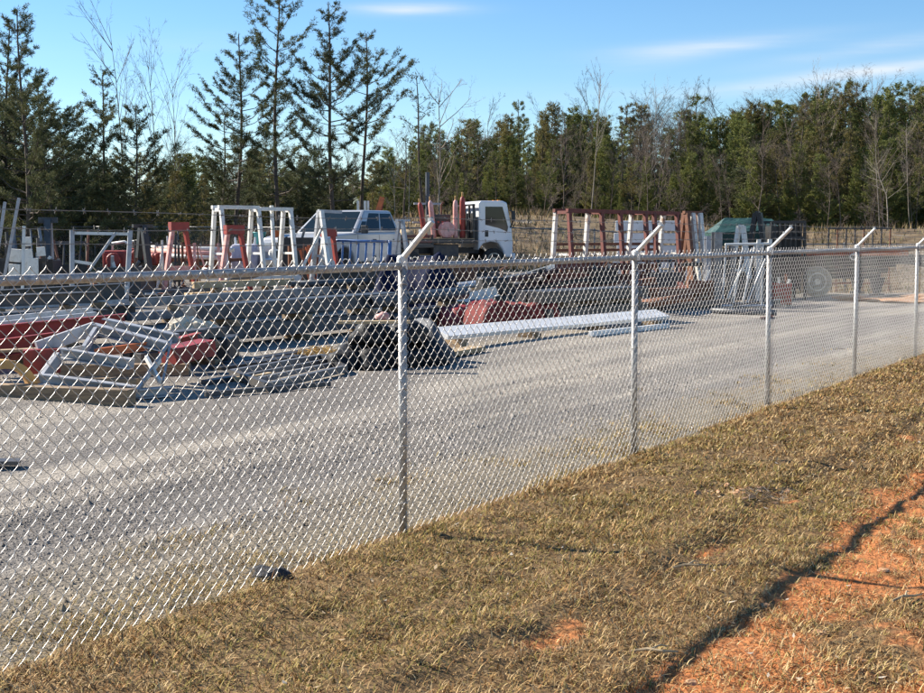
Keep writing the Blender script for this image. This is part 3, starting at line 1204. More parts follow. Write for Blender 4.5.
# the mixed wood behind the yard
gr = [pine_proto(80 + i, 8.0, 0.03, 2.3, 0.34, 5.4, 6, 0.18, 0.031, needle_green, dens=1.7, shape=('cone', 'cone', 'wave', 'round')[i], sparse=0.05, twl=0.8) for i in range(4)]
br = [bare_proto(100 + i, 8.0, bark_brown, (0.3, 0.2, 0.26, 0.22, 0.34, 0.18)[i], 4, 0.048, 0.2, 0.10, 5) for i in range(6)]
bg_ = [bare_proto(110 + i, 8.0, bark_pale, 0.22, 4, 0.05, 0.35, 0.08, 4) for i in range(2)]


def topline(px):
    xs_ = [380, 430, 470, 520, 560, 600, 650, 700, 740, 800, 850, 900, 960, 1100]
    ys_ = [165, 135, 120, 116, 112, 116, 112, 114, 106, 100, 96, 92, 86, 80]
    return float(np.interp(px, xs_, ys_)) + 6


op = [pine_proto(170 + i, 8.0, 0.30, 2.0, 0.42, 4.2, 7, 0.13, 0.017, needle_green if i else needle_olive, dens=1.5, shape=('wave', 'cone', 'wave')[i], sparse=0.2, twl=0.7, qmin=0.3, fine=True) for i in range(3)]
def where(px, row):
    lm = [(430, 'behind the blue barrier'), (520, 'behind the flatbed truck'), (600, 'left of the pale bare tree'), (680, 'behind the rusty rack'), (760, 'behind the green tarpaulin'), (840, 'behind the black trailer'), (925, 'behind the stake rack'), (9999, 'at its right end')]
    return ('at the front of', 'just inside', 'in the middle of', 'in the middle of', 'deep in', 'deep in', 'at the back of', 'at the back of')[row] + ' the wood ' + [t for lim, t in lm if px < lim][0]


lab_g = 'green pine in the dense wood beyond the yard'
lab_o = 'olive tinged thin pine in the dense wood beyond the yard'
lab_b = 'leafless brown tree in the dense wood beyond the yard'
rw = random.Random(8)
for row, (Y, step, drop) in enumerate(((64, 20, 48), (69, 18, 26), (75, 17, 12), (83, 16, 0), (93, 16, -6), (106, 15, -4), (118, 15, 4), (130, 15, 12))):
    px = 372 + row * 5
    while px < 1010:
        jx = px + rw.uniform(-9, 9)
        top = topline(jx) + drop + rw.uniform(-14, 28)
        g = rw.random()
        if 590 < jx < 680:
            g = g * 0.5 + 0.5
        greeny = g < (0.34 if jx < 560 else 0.58)
        if greeny:
            place_tree(rw.choice(gr), jx, Y, top, 'green pine ' + where(jx, row), 'tree', 'green pines of the wood beyond the yard', wide=rw.uniform(0.8, 1.15))
        elif g < 0.80 and rw.random() < 0.45:
            place_tree(rw.choice(op), jx, Y, top - 8, 'open crowned pine ' + where(jx, row), 'tree', 'open crowned pines of the wood', wide=rw.uniform(0.9, 1.2))
        elif g < 0.70:
            place_tree(rw.choice(ol), jx, Y, top + 4, 'thin olive pine ' + where(jx, row), 'tree', 'olive pines of the wood beyond the yard', wide=rw.uniform(0.8, 1.1))
        else:
            place_tree(rw.choice(br), jx, Y, top - 6, 'leafless brown tree ' + where(jx, row), 'tree', 'leafless brown trees of the wood beyond the yard', wide=rw.uniform(0.9, 1.3))
        px += step * rw.uniform(0.7, 1.3)
rw = random.Random(48)
for i in range(30):
    px = 170 + i * 9.5 + rw.uniform(-5, 5)
    Y = rw.uniform(66, 95)
    place_tree(rw.choice(ol + gr), px, Y, rw.uniform(148, 185), 'small olive pine ' + where_left(px, Y - 8), 'tree', 'distant pines behind the tall left pines', wide=rw.uniform(1.1, 1.6))
rw = random.Random(28)
for i in range(58):
    px = 385 + i * 12.5 + rw.uniform(-5, 5)
    Y = rw.uniform(66, 100)
    place_tree(rw.choice(dk + gr), px, Y, rw.uniform(165, 198), 'low dense young pine ' + where(px, 0 if Y < 78 else (3 if Y < 90 else 6)), 'tree', 'low young pines at the foot of the wood', wide=rw.uniform(1.6, 2.4))
for i in range(26):
    px = -30 + i * 16 + rw.uniform(-5, 5)
    Y = rw.uniform(60, 80)
    place_tree(rw.choice(dk), px, Y, rw.uniform(165, 195), 'low dense young pine ' + where_left(px, Y - 5), 'tree', 'low young pines under the left trees', wide=rw.uniform(1.6, 2.2))
# twiggy brown edge of the wood
rw = random.Random(18)
for i in range(26):
    px = 400 + i * 21 + rw.uniform(-8, 8)
    place_tree(rw.choice(br), px, rw.uniform(60.5, 64), topline(px) + rw.uniform(25, 70), 'slim leafless brown sapling ' + where(px, 0), 'tree', 'leafless saplings along the near edge of the wood', wide=rw.uniform(0.9, 1.4))
for i in range(14):
    px = rw.uniform(150, 440)
    place_tree(rw.choice(br), px, rw.uniform(64, 80), rw.uniform(130, 175), 'thin leafless tree seen between the tall left pines', 'tree', 'thin leafless trees between the left pines', wide=1.1)
# single bare trees one can pick out
for (px, Y, top, i, lab) in ((590, 61, 82, 0, 'pale straight leafless tree rising over the wood above the rusty rack'),
                             (646, 70, 98, 1, 'tall leafless tree with a fine rounded crown right of the pale one'),
                             (878, 60, 118, 1, 'pale leafless tree in front of the green pines far right'),
                             (908, 62, 132, 0, 'pale slim leafless trunk at the right edge of the wood'),
                             (830, 76, 84, 1, 'grey leafless tree topping the pines above the black trailer')):
    place_tree(bg_[i], px, Y, top, lab, 'tree', wide=0.8)
for (px, Y, top, seed, lab, sp_) in ((128, 70, 22, 121, 'tall grey leafless tree with steep fine branches left of the pines', 0.28),
                                    (162, 72, 48, 122, 'second grey leafless tree right of the tallest grey one', 0.26),
                                    (178, 74, 66, 123, 'thin grey leafless tree nearest the bushy topped pine', 0.24)):
    o = bare_proto(seed, 8.0, bark_brown, sp_ * 0.7, 4, 0.04, 0.38, 0.05, 4)
    place_tree(o, px, Y, top, lab, 'tree', wide=0.85)
o = bare_proto(131, 8.0, bark_pale, 0.42, 4, 0.07, 0.18, 0.2, 4)
place_tree(o, 443, 52, 84, 'crooked pale leafless tree growing behind the flatbed truck', 'tree', wide=1.0, rz=0.6)
o = bare_proto(132, 8.0, bark_pale, 0.45, 3, 0.06, 0.05, 0.18, 4)
place_tree(o, 886, 57, 152, 'low spreading pale leafless tree behind the black trailer', 'tree', wide=1.3, rz=0.6)
for (px, Y, top, seed, lab) in ((398, 47, 150, 141, 'thin pale sapling rising beside the blue barrier'), (409, 48, 128, 142, 'second thin pale sapling right of the blue barrier')):
    o = bare_proto(seed, 8.0, bark_pale, 0.3, 2, 0.045, 0.45, 0.12, 3)
    place_tree(o, px, Y, top, lab, 'tree', wide=0.9)

# low brush along the bank
bush = [bare_proto(150 + i, 1.6, bark_brown, 0.6, 3, 0.02, 0.05, 0.25, 6, 'brush_clump') for i in range(2)]
for i in range(34):
    px = rw.uniform(-20, 940)
    Y = rw.uniform(56, 61)
    g = gx(px, Y)
    tp_ = 235 - (g.z + rw.uniform(0.7, 1.6) - CAMZ) * FPX / Y
    place_tree(rw.choice(bush), px, Y, tp_, 'brown twiggy brush clump at the foot of the wood', 'brush', 'brush clumps along the foot of the wood', Hh=1.6, wide=1.3)
for _o in list(bpy.data.objects):            # drop trees that were grown but never planted
    if _o.parent is None and _o.type == 'EMPTY' and 'label' not in _o.keys():
        for _c in list(_o.children):
            bpy.data.objects.remove(_c)
        bpy.data.objects.remove(_o)


# ------------------------------------------------------------------ fence at the back of the yard
bf = thing('boundary_fence', 'distant grey chain link fence along the foot of the wooded bank', 'fence')
bpts = [gx(-70 + i * 83.0 * 1.0, 48.0 + 0.6 * math.sin(i * 0.7)) for i in range(14)]
pm = MB().path([(0, 0, -0.2), (0, 0, 1.56)], 0.026, 8)
bp0 = None
for i, p in enumerate(bpts):
    if bp0 is None:
        bp0 = pm.obj('post', steel_grey, bf, smooth=True)
        q = bp0
    else:
        q = bp0.copy()
        COL.objects.link(q)
        q.parent = bf
    q.location = p
    if i + 1 < len(bpts):
        e = bpts[i + 1]
        MB().tube(p + Vector((0, 0, 1.5)), e + Vector((0, 0, 1.5)), 0.022, 8).obj('top_rail', steel_grey, bf, smooth=True)
        for z in (1.66, 1.78):
            MB().tube(p + Vector((0, -.1, z)), e + Vector((0, -.1, z)), 0.004, 4).obj('barbed_wire', steel_grey, bf)
        d = e - p
        b = add_bay(i, bf, p, math.atan2(d.y, d.x))
        b.scale = (d.length / FS, 1, 0.97)

# ------------------------------------------------------------------ helpers for yard things


def beam(name, label, cat, p0, p1, kind, wd, ht, m, group=None, up=(0, 0, 1)):
    p0, p1 = Vector(p0), Vector(p1)
    mb = MB()
    a, b = Vector((0, 0, 0)), p1 - p0
    if kind == 'h':
        mb.hbeam(a, b, wd, ht, max(0.012, wd * 0.07), up)
    elif kind == 'c':
        mb.channel(a, b, wd, ht, max(0.010, ht * 0.07), up)
    elif kind == 'a':
        mb.angle(a, b, wd, ht, max(0.008, wd * 0.1), up)
    elif kind == 'p':
        mb.pipe(a, b, wd / 2, wd / 2 * 0.86)
    else:
        mb.bar(a, b, wd, ht, up)
    o = mb.obj(name, m, None, smooth=False, bevel=0.004 if kind == 'b' else 0)
    if kind == 'p':
        for f in o.data.polygons:
            f.use_smooth = abs(f.normal.dot(b.normalized())) < 0.5
    o.location = p0
    return tag(o, label, cat, group)


def part_bar(name, root, p0, p1, wd, ht, m, kind='b', up=(0, 0, 1)):
    """p0, p1 in the root's own axes"""
    mb = MB()
    {'b': mb.bar, 'h': mb.hbeam, 'c': mb.channel, 'a': mb.angle}[kind](p0, p1, wd, ht, up=up)
    return mb.obj(name, m, root)


def stack(p0, p1, layers, kind, wd, ht, m, label, cat, group, gap=0.03, dun=True, seed=0, z0=0.1, name='steel_girder', dunlabel=None, jitter=0.25):
    """beams laid side by side and in layers along p0 -> p1 on timber bearers; layers: how many beams in each"""
    rr = random.Random(seed)
    p0, p1 = Vector(p0), Vector(p1)
    d = (p1 - p0)
    L = d.length
    d = Vector((d.x, d.y, 0)).normalized()
    sd = Vector((-d.y, d.x, 0))
    z = z0
    for li, c in enumerate(layers):
        for i in range(c):
            off = sd * (i * (wd + gap) + li * wd * 0.3 * rr.random())
            a = p0 + off + d * rr.uniform(-jitter, jitter)
            b = p1 + off + d * rr.uniform(-jitter, jitter)
            a.z = H(p0.x, p0.y) + z + ht / 2 + rr.uniform(0, .004)
            b.z = H(p1.x, p1.y) + z + ht / 2 + rr.uniform(0, .004)
            beam(name, label + ', ' + ('bottom', 'second', 'third')[li] + ' layer ' + (['front', 'second', 'third', 'fourth', 'fifth', 'rear'][i] if c > 1 else 'single'), cat, a, b, kind, wd, ht, m, group)
        if dun:
            W = c * (wd + gap) + 0.1
            for f in (0.15, 0.5, 0.85) if L > 3 else (0.2, 0.8):
                a = p0.lerp(p1, f) - sd * 0.12 - sd * wd / 2
                a.z = H(a.x, a.y) + z - 0.05
                if li == 0:
                    a.z = H(a.x, a.y) + 0.045
                e = a + sd * W
                e.z = (H(e.x, e.y) + 0.045) if li == 0 else a.z
                beam('timber_bearer', (dunlabel or 'short timber bearer under ' + group) + ', ' + ('left', 'right' if L <= 3 else 'middle', 'right')[0 if f < .3 else (1 if f < .6 or L <= 3 else 2)] + (' lower', ' upper', ' top')[li], 'timber', a, e, 'b', 0.09, 0.09, wood, 'timber bearers under ' + group)
        z += ht + (0.095 if dun and li < len(layers) - 1 else 0.0) + 0.004


def aframe(root, x, Hh, half, sec, m_near, m_far, kind='b', tg=0.05):
    """an A: near leg to -y, far leg to +y, in the root's axes at x"""
    part_bar('leg', root, (x, -half, 0.0), (x, -tg, Hh), sec, sec, m_near, kind, up=(1, 0, 0))
    part_bar('leg', root, (x + sec * .0, half, 0.0), (x, tg, Hh), sec, sec, m_far, kind, up=(1, 0, 0))
    part_bar('tie_bar', root, (x + sec * 0.55, -half * 0.55, Hh * 0.45), (x + sec * 0.55, half * 0.55, Hh * 0.45), sec * 0.5, sec * 0.6, m_far)

# ------------------------------------------------------------------ vehicles


def pane(mb, a, b, c, d, u0, u1, v0, v1, off, th=0.012):
    """slab lying on the quad a,b (bottom), d,c (top), lifted by off"""
    a, b, c, d = [Vector(q) for q in (a, b, c, d)]
    n = (b - a).cross(d - a).normalized()

    def pt(u, v):
        return a.lerp(b, u).lerp(d.lerp(c, u), v)
    q = [pt(u0, v0), pt(u1, v0), pt(u1, v1), pt(u0, v1)]
    mb.add([p + n * (off - th) for p in q] + [p + n * off for p in q], [(3, 2, 1, 0), (4, 5, 6, 7), (0, 1, 5, 4), (1, 2, 6, 5), (2, 3, 7, 6), (3, 0, 4, 7)])
    return mb


def wheel(root, c, r, wd, side, rim_m, tyre_m=None):
    """side +1: outer face towards +y"""
    p = MB().lathe([(r * 0.58, -wd / 2), (r * 0.90, -wd / 2), (r * 0.985, -wd * 0.36), (r, -wd * 0.2), (r, wd * 0.2), (r * 0.985, wd * 0.36), (r * 0.90, wd / 2), (r * 0.58, wd / 2)], (0, 0, 0), 'Y', 28).obj('wheel', tyre_m or black_r, root, smooth=False, loc=c)
    y = side * wd / 2
    k = side
    MB().lathe([(r * 0.60, y * 0.9), (r * 0.60, y + k * 0.012), (r * 0.52, y + k * 0.012), (r * 0.48, y - k * 0.05), (r * 0.22, y - k * 0.04), (r * 0.20, y + k * 0.02), (r * 0.001, y + k * 0.025)], (0, 0, 0), 'Y', 24).obj('rim', rim_m, p)
    for i in range(6):
        t = i * math.pi / 3
        MB().lathe([(0.018, y - k * 0.06), (0.018, y - k * 0.02)], (r * 0.34 * math.cos(t), 0, r * 0.34 * math.sin(t)), 'Y', 6).obj('wheel_nut', steel_dark, p)
    return p


def arch_profile(x0, x1, zb, zt_pts, wheels, r):
    """closed side outline: bottom edge with wheel arches, then zt_pts from front to rear along the top"""
    pts = [(x0, zb)]
    for wx in sorted(wheels):
        pts += [(wx + r * math.cos(t), max(zb, 0.0) + r * math.sin(t)) for t in np.linspace(math.pi, 0, 9)]
    pts += [(x1, zb)]
    pts += zt_pts
    return pts


def side_prism(mb, pts, w0, w1):
    n = len(pts)
    vs = [(x, w0, z) for x, z in pts] + [(x, w1, z) for x, z in pts]
    fs = [(i, (i + 1) % n, n + (i + 1) % n, n + i) for i in range(n)] + [tuple(range(n)), tuple(range(2 * n - 1, n - 1, -1))]
    return mb.add(vs, fs)


# silver pickup, nose towards the left and the camera
pk = thing('pickup_truck', 'silver crew cab pickup truck parked behind the blue barrier', 'truck')
hd = Vector((-0.46, -0.888, 0))
pc = gx(353, 36.0)
pk.location = pc
pk.rotation_euler = (0, 0, math.atan2(hd.y, hd.x))
W = 1.0
top = [(2.9, 0.95), (2.82, 1.18), (2.4, 1.27), (1.35, 1.31), (-0.95, 1.33), (-1.02, 1.30)]
body = arch_profile(-1.02, 2.9, 0.46, top, [1.95], 0.47)
side_prism(MB(), body, -W, W).obj('body', car_silver, pk, bevel=0.05)
# greenhouse
cb = [(1.42, 1.30), (-1.0, 1.32)]
ct = [(0.62, 1.93), (-0.80, 1.93)]
bw, tw_ = 0.96, 0.76
A = [Vector((cb[0][0], -bw, 1.30)), Vector((cb[1][0], -bw, 1.32)), Vector((cb[1][0], bw, 1.32)), Vector((cb[0][0], bw, 1.30))]
B = [Vector((ct[0][0], -tw_, 1.93)), Vector((ct[1][0], -tw_, 1.93)), Vector((ct[1][0], tw_, 1.93)), Vector((ct[0][0], tw_, 1.93))]
gh = MB().add(A + B, [(0, 1, 2, 3), (7, 6, 5, 4), (0, 4, 5, 1), (1, 5, 6, 2), (2, 6, 7, 3), (3, 7, 4, 0)])
gh.obj('cab_roof', car_silver, pk, bevel=0.06)
for nm, (a, b, c, d), uv in (('windscreen', (A[0], A[3], B[3], B[0]), (0.06, 0.94, 0.06, 0.92)), ('rear_window', (A[2], A[1], B[1], B[2]), (0.1, 0.9, 0.12, 0.9))):
    pane(MB(), a, b, c, d, *uv, 0.008).obj(nm, pane_m, pk)
for (a, b, c, d), uvs in (((A[1], A[0], B[0], B[1]), ((0.07, 0.43, 0.1, 0.86), (0.47, 0.80, 0.1, 0.86), (0.815, 0.93, 0.1, 0.5))), ((A[3], A[2], B[2], B[3]), ((0.57, 0.93, 0.1, 0.86), (0.20, 0.53, 0.1, 0.86), (0.07, 0.185, 0.1, 0.5)))):
    for uv in uvs:
        pane(MB(), a, b, c, d, *uv, 0.008).obj('window', pane_m, pk)
MB().box((2.915, 0, 0.86), (0.05, 1.3, 0.40)).obj('grille', car_dark, pk, bevel=0.02)
MB().box((2.945, 0, 0.86), (0.03, 1.24, 0.05)).obj('grille_bar', chrome, pk)
MB().box((2.98, 0, 0.54), (0.16, 1.94, 0.20)).obj('front_bumper', chrome, pk, bevel=0.03)
MB().box((-2.96, 0, 0.54), (0.14, 1.9, 0.18)).obj('rear_bumper', chrome, pk, bevel=0.03)
for s in (-1, 1):
    MB().box((2.88, s * 0.82, 0.93), (0.10, 0.30, 0.26)).obj('headlight', lens_clear, pk, bevel=0.02)
    MB().box((-2.965, s * 0.85, 0.93), (0.04, 0.16, 0.09)).obj('tail_light', lens_red, pk)
    m = MB().box((1.2, s * 1.14, 1.40), (0.10, 0.18, 0.22)).bar((1.22, s * 0.96, 1.34), (1.2, s * 1.1, 1.36), 0.04, 0.05)
    m.obj('wing_mirror', car_dark, pk, bevel=0.02)
    for x in (0.85, -0.25):
        MB().box((x - 0.38, s * 1.008, 1.12), (0.16, 0.03, 0.035)).obj('door_handle', car_dark, pk)
    for x in (1.32, 0.22, -0.95):
        MB().box((x, s * 0.9985, 0.93), (0.012, 0.01, 0.66)).obj('door_seam', car_dark, pk)
    MB().box((0.1, s * 1.0, 0.52), (2.3, 0.10, 0.05)).obj('side_step', car_dark, pk)
    for x in (1.95, -1.75):
        wheel(pk, (x, s * 0.86, 0.40), 0.40, 0.27, s, chrome)
# dark bed liner opening
MB().box((-2.0, 0, 0.93), (1.9, 1.96, 0.10)).obj('tray', car_dark, pk, bevel=0.01)
for s in (-1, 1):
    MB().bar((-1.1, s * 0.42, 0.74), (-2.95, s * 0.42, 0.74), 0.08, 0.18).obj('chassis_rail', car_dark, pk)
    for z in (1.06, 1.22):
        MB().bar((-1.1, s * 0.95, z), (-2.95, s * 0.95, z), 0.04, 0.06).obj('tray_rail', rust_red, pk)
    for x in (-1.15, -2.0, -2.9):
        MB().bar((x, s * 0.95, 0.98), (x, s * 0.95, 1.26), 0.05, 0.05).obj('stake', car_dark, pk)
MB().box((-1.08, 0, 1.62), (0.05, 1.6, 0.05)).box((-1.08, -0.78, 1.29), (0.05, 0.05, 0.62)).box((-1.08, 0.78, 1.29), (0.05, 0.05, 0.62)).box((-1.08, 0, 1.29), (0.04, 0.05, 0.62)).obj('headache_rack', white_p, pk)

# white cab-over flatbed, nose to the right
fb = thing('flatbed_truck', 'white cab over flatbed truck carrying red gas cylinders', 'truck')
hd = Vector((0.95, 0.31, 0))
fb.location = gx(468, 45.0)
fb.rotation_euler = (0, 0, math.atan2(hd.y, hd.x))
CB = 0.05
cabp = [(CB, 0.72), (CB, 2.34), (CB + 0.080, 2.42), (CB + 0.880, 2.42), (CB + 1.040, 2.36), (CB + 1.216, 1.45), (CB + 1.264, 0.95), (CB + 1.248, 0.48), (CB + 0.976, 0.48), (CB + 0.880, 0.75), (CB + 0.720, 0.98), (CB + 0.440, 1.02), (CB + 0.160, 0.95)]
side_prism(MB(), cabp, -1.0, 1.0).obj('cab', car_white, fb, bevel=0.05)
for s in (-1, 1):
    y = s * 1.004
    dr = MB().add([(CB + 0.176, y, 1.06), (CB + 0.176, y, 2.30), (CB + 0.896, y, 2.30), (CB + 1.120, y, 1.40), (CB + 1.120, y, 1.0), (CB + 0.800, y, 1.06), (CB + 0.176, y - s * .01, 1.06), (CB + 0.176, y - s * .01, 2.30), (CB + 0.896, y - s * .01, 2.30), (CB + 1.120, y - s * .01, 1.40), (CB + 1.120, y - s * .01, 1.0), (CB + 0.800, y - s * .01, 1.06)],
                  [(0, 1, 2, 3, 4, 5), (6, 7, 1, 0), (7, 8, 2, 1), (8, 9, 3, 2), (9, 10, 4, 3), (10, 11, 5, 4), (11, 6, 0, 5)]).obj('door', car_white, fb)
    y2 = s * 1.010
    wq = [(CB + 0.240, 1.60), (CB + 0.240, 2.22), (CB + 0.864, 2.22), (CB + 1.072, 1.52), (CB + 1.040, 1.36), (CB + 0.760, 1.48)]
    k = len(wq)
    MB().add([(x, y2, z) for x, z in wq] + [(x, y2 - s * .012, z) for x, z in wq], [tuple(range(k))] + [(i, (i + 1) % k, k + (i + 1) % k, k + i) for i in range(k)]).obj('window', pane_m, dr)
    MB().box((CB + 0.288, s * 1.012, 1.30), (0.12, 0.02, 0.22)).obj('handle', car_dark, dr)
    MB().box((CB + 1.216, s * 1.16, 1.9), (0.08, 0.16, 0.34)).bar((CB + 1.120, s * 1.0, 2.1), (CB + 1.216, s * 1.16, 2.05), 0.03, 0.03).bar((CB + 1.152, s * 1.0, 1.5), (CB + 1.216, s * 1.16, 1.75), 0.03, 0.03).obj('wing_mirror', car_dark, fb)
    MB().box((CB + 1.248, s * 0.7, 0.72), (0.06, 0.35, 0.22)).obj('headlight', lens_clear, fb)
    wheel(fb, (CB + 0.576, s * 0.86, 0.40), 0.40, 0.24, s, cream_rim)
    wheel(fb, (-2.4, s * 0.78, 0.40), 0.40, 0.42, s, cream_rim)
pane(MB(), (CB + 1.224, -0.9, 1.42), (CB + 1.224, 0.9, 1.42), (CB + 1.048, 0.84, 2.33), (CB + 1.048, -0.84, 2.33), 0.04, 0.96, 0.05, 0.95, 0.02, 0.03).obj('windscreen', pane_m, fb)
MB().box((CB + 1.296, 0, 0.50), (0.14, 1.96, 0.24)).obj('front_bumper', car_white, fb, bevel=0.03)
for y in (-0.5, 0, 0.5):
    MB().box((CB + 0.9, y, 2.445), (0.08, 0.14, 0.05)).obj('marker_lamp', lens_amber, fb)
for s in (-1, 1):
    MB().bar((CB + 0.2, s * 0.4, 0.72), (-3.7, s * 0.4, 0.72), 0.08, 0.2).obj('chassis_rail', car_dark, fb)
MB().box((-1.95, 0, 1.04), (3.7, 2.2, 0.14)).obj('bed', black_p, fb)
for i in range(9):
    MB().box((-1.95, -0.98 + i * 0.245, 1.125), (3.66, 0.225, 0.03)).obj('plank', wood, fb)
for y in (-1.0, -0.5, 0, 0.5, 1.0):
    MB().bar((-0.12, y, 1.1), (-0.12, y, 2.25), 0.06, 0.06).obj('headboard_bar', black_p, fb)
MB().bar((-0.12, -1.05, 2.28), (-0.12, 1.05, 2.28), 0.06, 0.06).obj('headboard_rail', black_p, fb)
MB().box((-0.10, 0, 1.55), (0.02, 2.0, 0.9)).obj('headboard_panel', black_p, fb)
MB().box((-1.1, -0.75, 0.72), (0.9, 0.4, 0.42)).obj('tool_box', steel_dark, fb, bevel=0.02)
fbm_ = Matrix.Translation(fb.location) @ Matrix.Rotation(fb.rotation_euler.z, 4, 'Z')
# cargo of the flatbed


def on_bed(x, y, z=1.145):
    return fbm_ @ Vector((x, y, z))


def cylinder_bottle(loc, m, h, r, label, tilt=(0, 0), mtop=None, group='gas cylinders on the flatbed'):
    t = thing('gas_cylinder', label, 'gas cylinder', loc, 0, group)
    t.rotation_euler = (tilt[0], tilt[1], 0)
    MB().lathe([(r * .9, 0.0), (r, 0.03), (r, h * 0.80), (r * .8, h * .88), (r * .3, h * .92)], n=14).obj('body', m, t, smooth=True)
    MB().lathe([(r * .3, h * .92), (r * .34, h * .93), (r * .34, h), (r * .2, h + .02)], n=8).obj('valve', mtop or tan_pipe, t)
    return t


cylinder_bottle(on_bed(-0.45, -0.75), red_p, 1.55, 0.095, 'tall red gas cylinder with ochre cap nearest the white cab', mtop=tan_pipe)
cylinder_bottle(on_bed(-0.72, -0.80), pink_p, 1.42, 0.085, 'faded red gas cylinder left of the tall ochre capped one')
cylinder_bottle(on_bed(-1.42, -0.6), pink_p, 1.40, 0.085, 'pale pink gas cylinder leaning at the middle of the flatbed', tilt=(0, R(-6)))
cylinder_bottle(on_bed(-1.72, -0.55), red_p, 1.34, 0.085, 'red gas cylinder leaning at the tail of the flatbed', tilt=(0, R(-9)))
t = thing('welding_machine', 'dark engine driven welding machine on the flatbed among cylinders', 'welding machine', on_bed(-1.08, 0.0), fb.rotation_euler.z)
MB().box((0, 0, 0.45), (0.62, 0.9, 0.72)).obj('housing', steel_dark, t, bevel=0.03)
MB().box((0, -0.46, 0.5), (0.5, 0.02, 0.4)).obj('control_panel', black_p, t)
for x in (-.15, 0, .15):
    MB().lathe([(0.035, -0.485), (0.035, -0.465)], (x, 0, 0.55), 'Y', 10).obj('knob', red_p, t)
MB().path([(0.1, 0, 0.8), (0.1, 0, 1.15), (0.18, 0, 1.25)], 0.035, 8).obj('exhaust_pipe', rust, t)
MB().bar((-.31, -.3, .09), (.31, -.3, .09), .06, .1).obj('skid', black_p, t)
MB().bar((-.31, .3, .09), (.31, .3, .09), .06, .1).obj('skid', black_p, t)
t = thing('crane_mast', 'thin dark steel mast with cross arms standing on the flatbed', 'mast', on_bed(-1.25, 0.75), fb.rotation_euler.z)
MB().bar((0, 0, 0), (0, 0, 2.3), 0.12, 0.12).obj('column', steel_blue, t)
MB().bar((-.5, 0, 1.2), (.5, 0, 1.2), 0.07, 0.07).obj('cross_arm', grey_paint, t)
MB().bar((-.55, 0, 0.55), (.3, 0, 0.55), 0.06, 0.06).obj('cross_arm', grey_paint, t)
t = thing('hose_reel', 'round pink red hose reel lying on the flatbed edge', 'hose reel', on_bed(-1.05, -0.85), fb.rotation_euler.z)
MB().lathe([(0.05, -0.12), (0.26, -0.12), (0.28, -0.10), (0.22, -0.09), (0.22, 0.09), (0.28, 0.10), (0.26, 0.12), (0.05, 0.12)], (0, 0, 0.28), 'Y', 18).obj('spool', pink_p, t)
MB().bar((-.2, 0, 0.0), (.2, 0, 0.0), .26, .03).obj('stand', rust, t)
for i, (x, y, r_, m_) in enumerate(((-2.4, -0.55, .26, wood_pale), (-2.75, -0.1, .24, wood), (-2.6, 0.4, .28, white_p))):
    o = MB().lump((0, 0, 0), (r_ * 1.25, r_ * 1.1, r_), 300 + i, 0.18).obj('filled_sack', m_, None, smooth=True)
    o.location = on_bed(x, y, 1.145 + r_ * .25)
    tag(o, ('tan filled sack at the tail of the flatbed', 'brown filled sack behind the tan one on the flatbed', 'white filled sack at the back of the flatbed')[i], 'sack', 'sacks on the flatbed')

# orange lifting gear seen above the pickup's roof, standing behind it
t = thing('orange_lift', 'orange lifting arm with white clamps rising behind the silver pickup', 'lifting gear', gx(378, 41))
zt = wp(378, 197, 41).z - t.location.z
MB().bar((0, 0, 0), (0, 0, zt - 0.45), 0.14, 0.14).obj('mast', steel_dark, t)
MB().box((0, 0, 0.06), (0.9, 0.9, 0.12)).obj('base', steel_dark, t)
MB().bar((-0.02, 0, zt - 0.55), (0.16, 0, zt), 0.14, 0.16).obj('arm', orange_p, t)
MB().bar((0.16, 0, zt), (0.10, 0, zt - 0.42), 0.10, 0.12).obj('arm_link', red_p, t)
for dx in (-0.62, -0.40, -.30):
    MB().bar((dx, 0, zt - 0.5), (dx, 0, zt - 0.12), 0.07, 0.08).obj('clamp', white_p, t)
MB().bar((-0.68, 0.0, zt - 0.52), (0.1, 0.0, zt - 0.52), 0.07, 0.09).obj('crossbar', rust, t)

# black flatbed trailer on the right
tr = thing('flatbed_trailer', 'black flatbed trailer with a large dusty wheel on the right', 'trailer', gp(815, 297), R(3))
LX0, LX1 = -1.55, 3.0
z0 = 0.55
MB().box(((LX0 + LX1) / 2, 1.0, 1.42), (LX1 - LX0, 2.1, 0.10)).obj('deck', black_p, tr)
MB().bar((LX0, -0.06, 1.42), (LX1, -0.06, 1.42), 0.10, 0.16).obj('side_rail', orange_p, tr)
MB().bar((LX0, 2.06, 1.42), (LX1, 2.06, 1.42), 0.10, 0.16).obj('side_rail', orange_p, tr)
nb = 9
for i in range(nb):
    x = LX0 + (i + 0.5) * (LX1 - LX0 - 0.1) / nb + 0.03
    if i < 1:
        continue
for r_ in range(4):
    xa, xb = LX0 + 0.05, LX1 - 0.1 - r_ * 0.25
    MB().box(((xa + xb) / 2, 0.06, 1.25 - r_ * 0.19), (xb - xa, 0.04, 0.175)).obj('side_board', black_p, tr)
for y in (0.5, 1.5):
    MB().bar((LX0, y, 1.2), (LX1 + 1.0, y, 1.2), 0.1, 0.3).obj('chassis_rail', black_p, tr)
MB().bar((LX1, 1.0, 1.2), (LX1 + 1.4, 1.0, 0.95), 0.16, 0.16).obj('drawbar', black_p, tr)
for y in (0.12, 1.9):
    MB().add([(1.85, y, 0.62), (2.35, y, 0.62), (2.2, y, 0.10), (2.0, y, 0.10), (1.85, y + .12, 0.62), (2.35, y + .12, 0.62), (2.2, y + .12, 0.10), (2.0, y + .12, 0.10)], [(0, 1, 2, 3), (7, 6, 5, 4), (0, 4, 5, 1), (1, 5, 6, 2), (2, 6, 7, 3), (3, 7, 4, 0)]).box((2.1, y + 0.06, 0.06), (0.4, 0.3, 0.08)).obj('landing_leg', black_p, tr)
